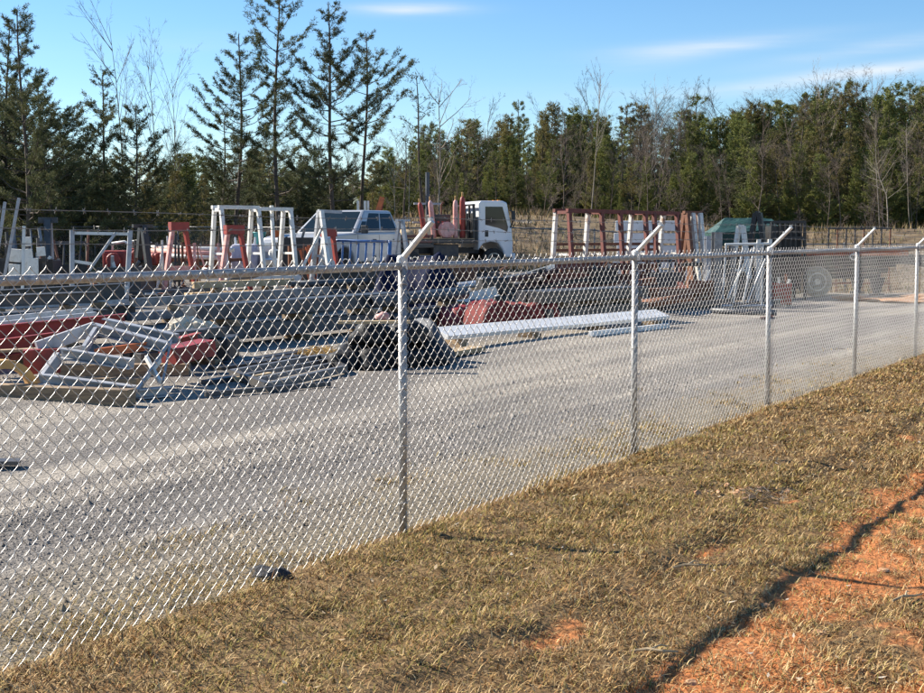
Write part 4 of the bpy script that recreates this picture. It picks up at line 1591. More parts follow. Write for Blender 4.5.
wheel(tr, (0, -0.06, 0.50), 0.50, 0.30, -1, cream_rim, tyre_dust)
wheel(tr, (0, 2.0, 0.50), 0.50, 0.30, 1, cream_rim, tyre_dust)
MB().tube((0, 0.1, 0.50), (0, 1.9, 0.50), 0.06, 8).obj('axle', black_p, tr)
t = thing('white_hose_coil', 'small coiled white rope hanging on the orange trailer edge', 'rope', tr.matrix_basis @ Vector((1.18, -0.16, 1.30)))
MB().path([(0.11 * math.cos(a), 0.02 * math.sin(3 * a), 0.09 * math.sin(a)) for a in np.linspace(0, 12.2, 36)], 0.022, 6).obj('coil', white_p, t)
MB().bar((0, 0.03, 0.03), (0, 0.03, 0.17), 0.02, 0.02).obj('tie', white_p, t)

# ------------------------------------------------------------------ racks and trestles
ROT_R = R(36)
# white two-bay A-frame rack
wr = thing('white_a_frame_rack', 'tall white three legged A frame storage rack left of the pickup', 'rack', gx(253, 30.0) + Vector((0, 0, 0)), ROT_R)
hz = wp(224, 208, 30).z - wr.location.z
for x in (-0.86, 0.08, 0.92):
    aframe(wr, x, hz, 0.50, 0.085, white_p, white_p, tg=0.17)
for yy in (-0.17, 0.17):
    part_bar('top_rail', wr, (-0.93, yy, hz + 0.01), (0.10, yy, hz + 0.01), 0.09, 0.08, white_p)
    part_bar('top_rail', wr, (0.13, yy, hz - 0.02), (0.98, yy, hz - 0.02), 0.09, 0.08, white_p)
for x in (-0.86, 0.08, 0.92):
    part_bar('head_bar', wr, (x, -0.12, hz - 0.05), (x, 0.12, hz - 0.05), 0.08, 0.08, white_p)
part_bar('bottom_rail', wr, (-0.93, -0.5, 0.28), (0.98, -0.5, 0.28), 0.10, 0.14, white_p)
part_bar('bottom_rail', wr, (-0.93, 0.5, 0.28), (0.98, 0.5, 0.28), 0.10, 0.14, white_p)
part_bar('post', wr, (0.42, -0.35, 0), (0.50, -0.02, hz + 0.06), 0.07, 0.07, white_p, up=(1, 0, 0))


def trestle(px, Y, toppx, label, m_near, m_far, half=0.34, wide=0.26, sec=0.085, rz=R(38)):
    t = thing('red_trestle', label, 'trestle', gx(px, Y), rz, 'red trestles')
    h = wp(px, toppx, Y).z - t.location.z
    for sx in (-1, 1):
        part_bar('leg', t, (sx * half, 0, 0), (sx * wide * 0.5, 0, h), sec, 0.10, m_near if sx < 0 else m_far, 'b', up=(0, 1, 0))  # left leg gets a paler colour, as if sunlit
    part_bar('head_plate', t, (-wide * 0.5 - .09, 0, h - 0.08), (wide * 0.5 + .09, 0, h - 0.08), 0.16, 0.20, m_far)
    part_bar('cross_bar', t, (-half * .75, 0, h * 0.35), (half * .75, 0, h * 0.35), 0.10, 0.12, m_near)
    MB().box((-half, 0, 0.015), (0.3, 0.3, 0.03)).obj('foot_plate', m_far, t)
    MB().box((half, 0, 0.015), (0.3, 0.3, 0.03)).obj('foot_plate', m_far, t)
    return t


trestle(180, 29, 223, 'red steel trestle standing alone left of the white rack', pink_p, red_p, 0.40)
trestle(235, 28.4, 226, 'red steel trestle standing in front of the white rack', pink_p, red_p, 0.40)
trestle(329, 30.5, 229, 'dark red steel trestle between grey leg frame and blue barrier', white_rust, red_p, 0.30, 0.2)

ga = thing('grey_a_frame', 'single pale grey A frame leg pair in front of the pickup', 'rack', gx(321, 29.2), ROT_R)
hz = wp(322, 211, 29.2).z - ga.location.z
aframe(ga, 0.0, hz, 0.50, 0.09, white_p, grey_paint)
part_bar('top_rail', ga, (-0.05, 0, hz), (0.55, 0, hz - 0.02), 0.09, 0.07, grey_paint)
part_bar('brace', ga, (-0.55, -0.1, 0.55), (-0.05, -0.2, 1.5), 0.06, 0.05, white_p)
gb = thing('grey_a_frame', 'small grey A frame trestle right of the blue barrier', 'trestle', gx(401, 33.5), R(60))
hz = wp(402, 221, 33.5).z - gb.location.z
aframe(gb, 0.0, hz, 0.32, 0.09, grey_paint, grey_paint)
part_bar('top_rail', gb, (-0.2, 0, hz + .02), (0.4, 0, hz + .02), 0.09, 0.06, grey_paint)

# blue tubular barrier
bb = thing('blue_barrier', 'blue tubular steel barrier panel standing before the pickup', 'barrier', gx(363, 30.6), R(-6))
hz = wp(363, 240.5, 30.6).z - bb.location.z
MB().tube((-0.66, 0, hz), (0.66, 0, hz - 0.03), 0.032, 8).obj('top_tube', blue_p, bb, smooth=True)
MB().tube((-0.66, 0, 0.25), (0.66, 0, 0.22), 0.032, 8).obj('bottom_tube', blue_p, bb, smooth=True)
for i in range(8):
    x = -0.66 + i * 1.32 / 7
    MB().tube((x - 0.06, 0, 0.0 if i in (0, 7) else 0.25), (x, 0, hz), 0.024 if i < 7 else 0.045, 8).obj('upright', blue_p, bb, smooth=True)
for x in (-0.7, 0.62):
    MB().bar((x, -0.3, 0.03), (x, 0.3, 0.03), 0.06, 0.05).obj('foot', blue_p, bb)

# rusty long A-frame rack
rk = thing('rusty_a_frame_rack', 'long rusty A frame slab rack with four leg pairs', 'rack', gx(618, 34.5), R(36))
hz = wp(560, 212, 34.5).z - rk.location.z
xs4 = (-1.98, -0.86, 0.72, 1.92)
for i, x in enumerate(xs4):
    aframe(rk, x, hz, 0.46, 0.10, rust_red, white_rust, tg=0.26)  # far left legs coloured white as if sunlit, near right legs rusty
for x in (-0.2, 1.05):
    part_bar('leg', rk, (x, -0.46, 0), (x, -0.26, hz), 0.10, 0.10, rust_red, up=(1, 0, 0))
for yy in (-0.26, 0.26):
    part_bar('top_rail', rk, (-2.05, yy, hz + 0.02), (2.0, yy, hz - 0.02), 0.10, 0.09, rust_red)
for x in xs4:
    part_bar('head_bar', rk, (x, -0.2, hz - 0.03), (x, 0.2, hz - 0.03), 0.08, 0.08, rust_red)
for zz, yy in ((1.18, 0.36), (1.02, 0.44)):
    part_bar('shelf_rail', rk, (-1.95, yy, zz), (1.9, yy, zz), 0.06, 0.07, rust)
part_bar('bottom_rail', rk, (-2.0, -0.45, 0.28), (2.0, -0.45, 0.28), 0.08, 0.09, rust_red)
part_bar('bottom_rail', rk, (-2.0, 0.45, 0.28), (2.0, 0.45, 0.28), 0.10, 0.12, rust)
r2 = thing('rusty_a_frame_rack', 'short rusty A frame rack with grey plate at the right end of the long rack', 'rack', gx(690, 36.6), R(36))
hz2 = wp(690, 212, 34.8).z - r2.location.z
for x in (-0.22, 0.0, 0.30):
    aframe(r2, x, hz2, 0.40, 0.12, (rust, white_rust, white_p)[int(x > -.1) + int(x > .1)], rust)
part_bar('top_rail', r2, (-0.3, 0, hz2 + 0.02), (0.4, 0, hz2 + .02), 0.10, 0.08, rust)
part_bar('shelf_rail', r2, (-0.75, -0.42, 0.93), (0.42, -0.42, 0.93), 0.06, 0.09, black_p)
MB().bar((0.30, -0.12, hz2 * 0.66), (0.30, -0.06, hz2 * 0.98), 0.20, 0.012, up=(0, 1, 0)).obj('steel_plate', grey_paint, r2)

# stack of white panels behind the rusty rack
rr = random.Random(12)
for i in range(5):
    Y = 39.5
    c = gx(650, Y)
    o = MB().box((0, 0, 0), (2.25 + rr.uniform(-.2, .15), 1.1, 0.31)).obj('insulation_slab', bright_white, None, bevel=0.015)
    o.location = c + Vector((rr.uniform(-.08, .08), 0, 0.34 + i * 0.375))
    o.rotation_euler = (0, 0, R(-8 + rr.uniform(-1.5, 1.5)))
    tag(o, ['lowest', 'second lowest', 'middle', 'second highest', 'topmost'][i] + ' of the thick white panels stacked behind the rusty rack', 'slab', 'white panels stacked behind the rusty rack')
    for sx in (-0.8, 0.8):
        b = MB().box((0, 0, 0), (0.08, 1.0, 0.065)).obj('timber_spacer', wood, None)
        b.location = c + Vector((sx, 0, 0.34 + i * 0.375 - 0.1875))
        b.rotation_euler = (0, 0, R(-8))
        if i == 0:
            b.location.z = c.z + 0.09
            b.scale.z = 2.7
        tag(b, 'timber spacer between the stacked white panels', 'timber', 'timber spacers under the white panels')

# grey steel gate frame on the left
gf = thing('grey_gate_frame', 'grey steel gate frame with one diagonal brace on the left', 'gate frame', gx(104, 25.5), R(22))
hz = wp(104, 233, 25.5).z - gf.location.z
for x, ln in ((-0.58, 0.06), (0.54, -0.09)):
    part_bar('post', gf, (x + (-0.04 if x < 0 else -0.12), 0, 0.0), (x, 0, hz + 0.06), 0.085, 0.085, grey_paint, up=(0, 1, 0))
part_bar('top_bar', gf, (-0.54, 0, hz), (0.50, 0, hz - 0.02), 0.07, 0.06, white_p)
part_bar('brace', gf, (-0.28, -0.06, 0.72), (0.24, -0.06, hz), 0.05, 0.06, grey_paint, up=(0, 1, 0))
part_bar('lower_bar', gf, (-0.56, 0.06, hz * 0.62), (-0.22, 0.06, hz * 0.58), 0.06, 0.06, white_p)
part_bar('foot_bar', gf, (-0.62, -.05, 0.05), (-0.62, 0.7, 0.05), 0.1, 0.08, grey_paint)
part_bar('foot_bar', gf, (0.44, -.05, 0.05), (0.44, 0.7, 0.05), 0.1, 0.08, grey_paint)

bk = thing('black_a_frame', 'black steel A frame trestle behind the grey gate frame', 'trestle', gx(144, 30), R(40))
hz = wp(142, 226, 30).z - bk.location.z
aframe(bk, 0, hz, 0.4, 0.13, black_p, black_p)
part_bar('top_rail', bk, (-0.25, 0, hz), (0.25, 0, hz), 0.1, 0.08, black_p)
bk = thing('black_a_frame', 'blue black A frame trestle left of the grey gate frame', 'trestle', gx(50, 28), R(10))
hz = wp(52, 220, 28).z - bk.location.z
aframe(bk, 0, hz, 0.4, 0.14, steel_blue, grey_paint)
part_bar('top_rail', bk, (-0.2, 0, hz), (0.2, 0, hz), 0.12, 0.12, steel_blue)

# dark rack holding white plates at the left edge
dr_ = thing('plate_rack', 'dark steel rack at the far left holding white plates', 'rack', gx(20, 25), R(0))
hz = wp(20, 246, 25).z - dr_.location.z
for x in (-0.62, -0.2, 0.2, 0.52):
    part_bar('upright', dr_, (x, -0.1, 0), (x, -0.1, hz + 0.1), 0.06, 0.06, steel_dark, up=(0, 1, 0))
for z in (0.35, 0.62, hz * 0.78):
    part_bar('shelf_bar', dr_, (-0.7, -0.13, z), (0.6, -0.13, z), 0.06, 0.05, black_p)
MB().box((-0.05, 0.35, 0.5), (1.2, 0.03, 0.9)).obj('back_panel', black_p, dr_)
wpos = [((10, 21), (249, 262)), ((22, 33), (249, 275)), ((9, 20), (264, 276)), ((37, 45), (247, 256)), ((28, 38), (258, 276)), ((24, 31), (237, 246))]
for i, ((xa, xb), (ya, yb)) in enumerate(wpos):
    a, b = wp(xa, yb, 24.75), wp(xb, ya, 24.75)
    c = (a + b) / 2
    o = MB().box((0, 0, 0), (b.x - a.x, 0.04, b.z - a.z)).obj('white_plate', white_p, None, bevel=0.006)
    o.location = c
    o.rotation_euler = (R(4), R(rr.uniform(-5, 5)), 0)
    tag(o, ['upper left', 'tall upper middle', 'lower left', 'small upper right', 'tall lower right', 'small topmost'][i] + ' white steel plate in the dark rack at the left edge', 'plate', 'white plates in the dark rack')
for (xa, ya, xb, yb, Y, lab) in ((5, 202, -2, 250, 24.4, 'thin grey pole leaning at the far left edge'), (19, 198, 12, 236, 24.6, 'short grey pole leaning right of the leftmost pole'), (24, 226, 23, 268, 24.2, 'slim white upright bar in front of the white plates')):
    a, b = wp(xb, yb, Y), wp(xa, ya, Y)
    d = (b - a).normalized()
    g = a + d * ((H(a.x, a.y) - a.z) / d.z)
    beam('leaning_pole', lab, 'pole', g, b, 'b', 0.05, 0.05, grey_paint if xa < 22 else white_p, None, up=(0, 1, 0))

rr = random.Random(77)
for (px, Y, top_, wd, m1, m2, lab) in ((64, 29.5, 238, 1.1, steel_dark, rust, 'dark bar rack with leaning bars behind the grey gate frame'), (158, 30.5, 240, 1.0, black_p, white_p, 'black bar rack with pale leaning bars beside the lone red trestle'),
                                       (206, 31.5, 242, 1.1, rust, pink_p, 'rusty bar rack with pinkish leaning bars left of the white rack'), (30, 30.5, 232, 1.0, black_p, steel_grey, 'black bar rack with grey leaning bars behind the plate rack'),
                                       (306, 31.0, 246, 0.8, rust, orange_p, 'rusty bar rack with orange bars left of the pickup'), (585, 31.8, 262, 1.3, rust, rust_red, 'low rusty bar rack inside the long rusty rack'), (655, 33.5, 258, 1.2, rust, steel_dark, 'low rusty bar rack with dark bars behind the long rack')):
    t = thing('bar_rack', lab, 'rack', gx(px, Y), R(rr.uniform(10, 35)), 'bar racks among the clutter')
    h = wp(px, top_, Y).z - t.location.z
    for x in (-wd / 2, wd / 2):
        part_bar('post', t, (x, 0, 0), (x, 0, h), .06, .06, m1)
        part_bar('foot', t, (x, -.35, .03), (x, .35, .03), .07, .06, m1)
    for z in (h * .45, h * .92):
        part_bar('rail', t, (-wd / 2, .05, z), (wd / 2, .05, z), .05, .05, m1)
    for k in range(7):
        x = -wd / 2 + .08 + k * (wd - .16) / 6 + rr.uniform(-.04, .04)
        lean = rr.uniform(-.12, .12)
        part_bar('leaning_bar', t, (x - lean, -rr.uniform(.2, .45), .03), (x + lean, 0.0, h * rr.uniform(.85, 1.15)), rr.choice([.035, .05, .07]), .03, rr.choice([m1, m2, m2]), rr.choice(['b', 'a']), up=(0, 1, 0))

# silver frames between rusty rack and trailer
for i, (px, Y, tp_, wdx, lab, m_) in enumerate(((716, 31, 232, 0.10, 'stout grey steel column left of the silver frames', steel_grey), (707, 32, 236, 0.07, 'thin grey steel column beside the short rusty rack', grey_paint), (731, 31, 246, 0.06, 'short silver post nearest the stout grey column', steel_grey), (757, 31.5, 243, 0.06, 'silver post below the green tarpaulin', silver))):
    g = gx(px, Y)
    z = wp(px, tp_, Y).z - g.z
    t = thing('steel_stanchion', lab, 'column', g, R(12))
    part_bar('shaft', t, (0, 0, 0.02), (0, 0, z), wdx * 2, wdx * 2, m_, 'h')
    MB().box((0, 0, 0.012), (0.3, 0.3, 0.024)).obj('base_plate', m_, t)
sf = thing('silver_frame', 'silver tubular frame with slanted braces before the green tarpaulin', 'frame', gx(747, 30.4), R(4))
hz = wp(747, 244.5, 30.4).z - sf.location.z
MB().tube((-0.55, 0, hz), (0.55, 0, hz + 0.02), 0.03, 8).obj('top_tube', white_p, sf)
for x, x2 in ((-0.52, -0.6), (-0.1, -0.35), (0.18, -0.12), (0.36, 0.36), (0.54, 0.54)):
    MB().tube((x, 0, hz), (x2, 0.0, 0.02), 0.028, 8).obj('upright', silver, sf)
MB().tube((-0.5, -0.04, 0.25), (0.1, -0.04, hz * 0.95), 0.024, 8).obj('brace', white_p, sf)
MB().tube((0.0, -0.04, 0.2), (0.5, -0.04, hz * 0.9), 0.024, 8).obj('brace', silver, sf)
for x in (0.26, 0.53):
    MB().box((x, 0, hz + 0.07), (0.09, 0.05, 0.11)).obj('lug', white_p, sf)
MB().tube((-0.6, -0.03, 0.12), (0.6, -0.03, 0.12), 0.03, 8).obj('bottom_tube', silver, sf)
wa = thing('white_trestle', 'narrow white A frame in front of the green tarpaulin', 'trestle', gx(739, 33), R(70))
hz = wp(739, 226, 33).z - wa.location.z
aframe(wa, 0, hz, 0.34, 0.09, white_p, white_p)
aframe(wa, 0.3, hz, 0.34, 0.09, white_p, white_p)
part_bar('top_rail', wa, (-0.1, 0, hz), (0.4, 0, hz), 0.08, 0.08, white_p)
ba = thing('black_a_frame', 'pointed black A frame in front of the green tarpaulin', 'trestle', gx(756, 35), R(70))
hz = wp(757, 213, 35).z - ba.location.z
for x in (-.12, .12):
    aframe(ba, x, hz, 0.42, 0.12, black_p, black_p)
part_bar('top_rail', ba, (-0.2, 0, hz), (0.2, 0, hz), 0.1, 0.1, black_p)

# green tarpaulin over a machine
Y = 40.0
g = gx(746, Y)
t = thing('green_tarpaulin', 'dark green tarpaulin stretched over a hipped frame behind silver frames', 'tarpaulin', g, R(0))
zt = wp(746, 217.5, Y).z - g.z
ze = wp(714, 233, Y).z - g.z
zb = wp(746, 246, Y).z - g.z
mb = MB()
xl, xr = -1.02, 1.02
ridge = [(-0.52, 0.9, zt), (0.98, 0.9, zt - 0.02)]
vs = [(xl, -0.1, ze), (xr, -0.1, ze + .12), (xr, 1.9, ze), (xl, 1.9, ze), ridge[0], ridge[1], (xl + .05, -0.02, zb), (xr, -0.02, zb), (xr, 1.85, zb), (xl + .05, 1.85, zb)]
mb.add(vs, [(0, 1, 5, 4), (3, 4, 5, 2), (0, 4, 3), (1, 2, 5), (0, 6, 7, 1), (1, 7, 8, 2), (2, 8, 9, 3), (3, 9, 6, 0)])
o = mb.obj('sheet', green_tarp, t)
md = o.modifiers.new('sub', 'SUBSURF')
md.subdivision_type = 'SIMPLE'
md.levels = md.render_levels = 4
tx = bpy.data.textures.new('tarp_folds', 'CLOUDS')
tx.noise_scale = 0.35
dm = o.modifiers.new('folds', 'DISPLACE')
dm.texture = tx
dm.strength = 0.09
for x in (xl + 0.1, xr - 0.06):
    for y in (0.02, 1.8):
        MB().bar((x, y, 0), (x, y, ze - 0.02), 0.07, 0.07).obj('leg', steel_dark, t)
MB().box((0, 0.95, zb * 0.5), (1.6, 1.3, zb * 0.9)).obj('machine_body', steel_dark, t, bevel=0.05)

# black cage on the right of it
Y = 39
g = gx(787, Y)
t = thing('black_cage', 'tall black steel cage beside the green tarpaulin', 'cage', g, R(4))
zt = wp(787, 222, Y).z - g.z
zb = wp(787, 249, Y).z - g.z
for y in (0, 1.0):
    for x in (-0.5, 0.5):
        part_bar('corner_post', t, (x * 1.12, y, 0), (x, y, zt), 0.08, 0.08, black_p, up=(0, 1, 0))
    for i in range(6):
        x = -0.4 + i * 0.16
        part_bar('bar', t, (x, y, 0.3), (x, y, zt), 0.05, 0.03, black_p, up=(0, 1, 0))
    for z in (zt, zt * 0.8, zt * 0.62, zb):
        part_bar('cross_rail', t, (-0.52, y - 0.035, z), (0.52, y - .035, z), 0.03, 0.08, black_p)
MB().box((0, 0.5, zt * 0.55), (0.9, 0.7, zt * 0.8)).obj('inner_panel', black_p, t)
# dark pipe stakes beyond the trailer
Y = 45.5
g = gx(858, Y)
t = thing('stake_rack', 'dark steel stake rack of thin uprights beyond the trailer', 'rack', g, R(2))
zt = wp(858, 228.5, Y).z - g.z
part_bar('top_rail', t, (-1.15, 0, zt), (1.15, 0, zt), 0.04, 0.05, steel_dark)
part_bar('bottom_rail', t, (-1.15, 0, 0.3), (1.15, 0, 0.3), 0.06, 0.07, rust)
for i in range(8):
    x = -1.1 + i * 2.2 / 7
    part_bar('stake', t, (x, 0.0, 0), (x, 0, zt + 0.03), 0.045, 0.04, rust if i % 3 == 1 else steel_dark)
# clay heap by the right edge
o = MB().lump((0, 0, 0), (2.2, 1.3, 0.16), 77, 0.30, 4, flat=False).obj('clay_heap', clay_clod, None, smooth=False)
o.location = gx(912, 38) + Vector((0.3, 0, 0.06))
tag(o, 'low heap of orange clay at the right edge behind the fence', 'heap')

# ------------------------------------------------------------------ things behind the white rack
for i, (px, py, Y, sx, sz, m_, lab) in enumerate(((246, 262, 34, .48, .85, lav, 'pale lilac bulk sack behind the white rack on the left'), (262, 262, 34.5, .34, .70, lav, 'smaller pale lilac bulk sack in the middle of the white rack'), (279, 264, 34, .40, .75, white_p, 'white bulk sack behind the right bay of the white rack'), (296, 262, 33.5, .26, .6, lav, 'lilac bulk sack beside the right rack leg'))):
    g = gx(px, Y)
    t = thing('bulk_sack', lab, 'sack', g, R(10 * i), 'bulk sacks behind the white rack')
    o = MB().box((0, 0, sz * 0.55 + .12), (sx * 1.5, sx * 1.5, sz)).obj('bag', m_, t)
    md = o.modifiers.new('b', 'BEVEL')
    md.width = 0.12
    md.segments = 3
    for a in (-1, 1):
        MB().path([(a * sx * .5, -.1, sz + .05), (a * sx * .55, 0, sz + .32), (a * sx * .5, .1, sz + .05)], 0.03, 6).obj('lifting_loop', white_p, t)
    MB().box((0, 0, 0.06), (sx * 1.6, sx * 1.6, 0.12)).obj('pallet_board', wood, t)
zt = wp(259, 231, 34.2)
t = thing('teal_bucket', 'teal plastic bucket on the lilac sacks in the white rack', 'bucket', Vector((zt.x, 34.3, gx(262, 34.5).z + 1.0)), 0)
MB().lathe([(0.13, 0), (0.17, 0.3), (0.18, 0.3), (0.18, 0.33), (0.165, 0.33), (0.125, 0.03)], n=16).obj('shell', teal, t, smooth=True)
MB().path([(-.17, 0, .3), (-.1, 0, .42), (.1, 0, .42), (.17, 0, .3)], 0.008, 5).obj('handle', steel_grey, t)
t = thing('red_bucket', 'rusty red can on the white sack in the white rack', 'can', Vector((wp(277, 230, 34).x, 34, gx(279, 34).z + 1.0)), 0)
MB().lathe([(0.17, 0), (0.17, 0.34), (0.18, 0.34), (0.18, 0.37), (0.16, 0.37), (0.16, 0.05)], n=16).obj('shell', orange_p, t, smooth=True)
MB().path([(-.17, 0, .3), (-.1, 0, .45), (.1, 0, .45), (.17, 0, .3)], 0.008, 5).obj('handle', steel_grey, t)
o = MB().lump((0, 0, 0), (.22, .2, .24), 412, .2).obj('cloth_bundle', white_p, None, smooth=True)
o.location = wp(271, 233, 34.2)
o.location.z = gx(279, 34).z + 0.98
tag(o, 'white cloth bundle beside the rusty red can', 'bundle')

# pale red tube bundle, left of the white rack
for i in range(9):
    a = gx(150 + i * 1.5, 33.0 + 0.1 * i)
    b = gx(228 + (i % 3) * 3, 31.8 + 0.1 * i)
    lay = i % 3
    a.z += 0.75 + lay * 0.11
    b.z += 0.68 + lay * 0.10
    beam('steel_tube', 'pink white steel tube in the bundle left of the white rack', 'tube', a, b, 'p', 0.10, 0.1, pink_p if i % 3 == 1 else white_p, 'tubes bundled left of the white rack')
for px in (166, 205, 224):
    g = gx(px, 32.5)
    t = thing('tube_stand', 'rusty steel stand under the pink white tube bundle', 'stand', g, R(-20), 'stands under the tube bundle')
    part_bar('crossbar', t, (0, -.5, .62), (0, 1.3, .62), 0.08, 0.08, rust)
    part_bar('leg', t, (0, -.4, 0), (0, -.4, .58), 0.08, 0.08, rust)
    part_bar('leg', t, (0, 1.2, 0), (0, 1.2, .58), 0.08, 0.08, rust)

# red machine parts between gate frame and trestle
for i, (px, Y, sx, sy, sz, z, lab) in enumerate(((118, 29, .55, .5, .42, .55, 'red cast machine part seen through the grey gate frame'), (137, 31, .30, .4, .36, .6, 'small red machine housing left of the black trestle'), (160, 31, .45, .5, .30, .55, 'flat red machine part left of the lone red trestle'))):
    g = gx(px, Y)
    t = thing('machine_part', lab, 'machine part', g, R(20 * i), 'red machine parts on the left')
    MB().box((0, 0, z * .5), (sx * .9, sy * .9, z)).obj('crate_base', wood, t)
    MB().box((0, 0, z + sz * .5), (sx, sy, sz)).obj('housing', red_p, t, bevel=0.06)
    MB().lathe([(0.14, -sy * .5 - .12), (0.16, -sy * .5 - .1), (0.16, -sy * .5 + .02), (0.1, -sy * .5 + .05)], (0, 0, z + sz * .5), 'Y', 14).obj('flange', red_p, t)
    MB().path([(-.1, 0, z + sz), (-.1, 0, z + sz + .16), (.2, -.1, z + sz + .2), (.35, -.15, z + sz + .12)], 0.03, 6).obj('pipe', white_p, t, smooth=True)

# ------------------------------------------------------------------ stacks of steel on the ground
stack(gp(196, 350), gp(392, 331), [2, 2], 'b', 0.24, 0.21, steel_blue, 'blue grey box beam in the long stack behind the flat frames', 'beam', 'the blue grey beam stack', seed=3)
stack(gp(140, 327), gp(335, 312), [2, 1], 'b', 0.16, 0.14, steel_grey, 'grey box section in the stack under the trestles', 'beam', 'the grey section stack', seed=4)
stack(gp(-40, 340), gp(128, 326), [2, 1], 'h', 0.22, 0.26, steel_dark, 'dark wide flange beam in the stack behind the red channels', 'beam', 'the dark beam stack', seed=5)
stack(gp(-60, 318), gp(120, 309), [4, 2], 'b', 0.12, 0.12, silver, 'pale steel tube in the long flat stack at the far left', 'tube', 'the pale tube stack', seed=6)
stack(gp(548, 327), gp(642, 318), [4, 3], 'b', 0.20, 0.20, steel_dark, 'black box beam in the square stack behind the white beam', 'beam', 'the black beam stack', seed=7)
stack(gp(380, 333), gp(470, 322), [3, 2], 'p', 0.20, 0.20, steel_blue, 'grey green pipe in the stack left of the red tarpaulin', 'pipe', 'the grey pipe stack', seed=8)
stack(gp(442, 308), gp(500, 299), [6, 4], 'p', 0.11, 0.11, silver, 'pale slim pipe in the bundle right of the navy tarpaulin', 'pipe', 'the slim pipe bundle', seed=9, gap=0.01)
stack(gp(552, 296), gp(655, 291), [2, 1], 'h', 0.16, 0.18, rust_red, 'rusty beam lying across the foot of the rusty rack', 'beam', 'the rusty beams', seed=10, z0=0.3)
stack(gp(415, 287), gp(495, 281), [4, 2], 'b', 0.16, 0.14, black_p, 'black flat bar in the stack before the flatbed truck', 'bar', 'the black bar stack', seed=12)
stack(gp(495, 300), gp(560, 286), [3, 2], 'b', 0.12, 0.12, steel_dark, 'dark tube in the short stack left of the rusty rack', 'tube', 'the dark tube stack', seed=13)
stack(gp(655, 312), gp(735, 305), [4, 3], 'b', 0.14, 0.14, rust, 'rusty tube in the stack right of the black beams', 'tube', 'the rusty tube stack', seed=14)
stack(gp(300, 303), gp(372, 299), [4, 3], 'p', 0.12, 0.12, steel_blue, 'bluish pipe in the stack below the blue barrier', 'pipe', 'the bluish pipe stack', seed=15)
stack(gp(200, 305), gp(285, 301), [3, 2], 'b', 0.15, 0.13, wood_pale, 'pale timber in the pile under the white rack', 'timber', 'the pale timber pile', seed=16, name='timber')

# the long white beams in the middle
for i, (xa, ya, xb, yb, wd, lab) in enumerate(((440, 350, 662, 327, 0.32, 'long white painted beam lying nearest the gravel road'), (590, 338, 668, 329, 0.06, 'slim white tube on the ground along the long white beam'))):
    a, b = gp(xa, ya), gp(xb, yb)
    up = 0.23 if i == 0 else 0.06
    a.z += up
    b.z += up
    beam('white_girder', lab, 'girder', a, b, 'b', wd, 0.06 if i == 0 else .08, bright_white, None, up=(0, 0, 1) if i else (.25, -.25, .94))
    if i == 0:
        for f in (0.06, 0.35, 0.65, 0.94):
            q = a.lerp(b, f)
            gz = H(q.x, q.y)
            o = MB().box((0, 0, 0), (0.14, 0.34, q.z - 0.10 - gz)).obj('timber_block', wood, None)
            o.location = (q.x, q.y, (q.z - 0.10 + gz) / 2)
            o.rotation_euler = (0, 0, math.atan2(b.y - a.y, b.x - a.x) + R(rr.uniform(-8, 8)))
            tag(o, 'timber block under the long white beam', 'timber', 'timber blocks under the long white beam')
a, b = gp(428, 362), gp(478, 352)
beam('tan_plank', 'tan plank lying at the left end of the long white beam', 'plank', a + Vector((0, 0, .06)), b + Vector((0, 0, .05)), 'b', 0.24, 0.06, wood_pale)

# ------------------------------------------------------------------ tarpaulin covered things


def tarp(name, label, m, pa, pb, depth, h, seed, topw=0.75, lean=0.0, sag=0.06, ramp=0.16):
    """cloth draped over a block between ground points pa and pb"""
    pa, pb = Vector(pa), Vector(pb)
    d = (pb - pa)
    L = d.length
    n1, n2 = 26, 16
    xs_ = np.linspace(0, 1, n1)
    vs, fs = [], []
    rr_ = random.Random(seed)
    ph = [rr_.uniform(0, 6) for _ in range(6)]
    prof = [(-0.5, 0.0), (-0.475, 0.30), (-0.46, 0.62), (-topw * .49, 0.90), (-topw * .47, 0.985), (-topw * .2, 1.0), (topw * .2, 0.97), (topw * .47, 0.985), (topw * .49, 0.9), (0.46, 0.6), (0.475, 0.3), (0.5, 0.0)]
    for i, u in enumerate(xs_):
        end = min(u, 1 - u) * L
        e = min(1, end / ramp) ** 0.6
        for j, (pv, pz) in enumerate(prof):
            fold = 0.045 * math.sin(u * L * 13 + ph[0] + j * .5) * (1 - pz * .6) * (-1 if pv < 0 else 1) + 0.03 * math.sin(u * L * 5.3 + ph[1])
            z = h * pz * (0.25 + 0.75 * e) * (1 - sag * math.sin(u * 7 + ph[2]) - lean * u) + 0.025 * math.sin(j * 2.1 + u * L * 8 + ph[3]) * pz + 0.03 * math.sin(u * L * 17 + ph[4]) * pz
            vs.append(Vector((u * L, pv * depth * (0.9 + 0.1 * e) + fold, max(z, 0.0) if pz > 0 else 0.0)))
    k = len(prof)
    for i in range(n1 - 1):
        for j in range(k - 1):
            fs.append((i * k + j, (i + 1) * k + j, (i + 1) * k + j + 1, i * k + j + 1))
    fs.append(tuple(range(k)))
    fs.append(tuple((n1 - 1) * k + j for j in range(k)))
    o = MB().add(vs, fs).obj(name, m, None, smooth=True)
    o.location = pa
    o.rotation_euler = (0, 0, math.atan2(d.y, d.x))
    return tag(o, label, 'tarpaulin')


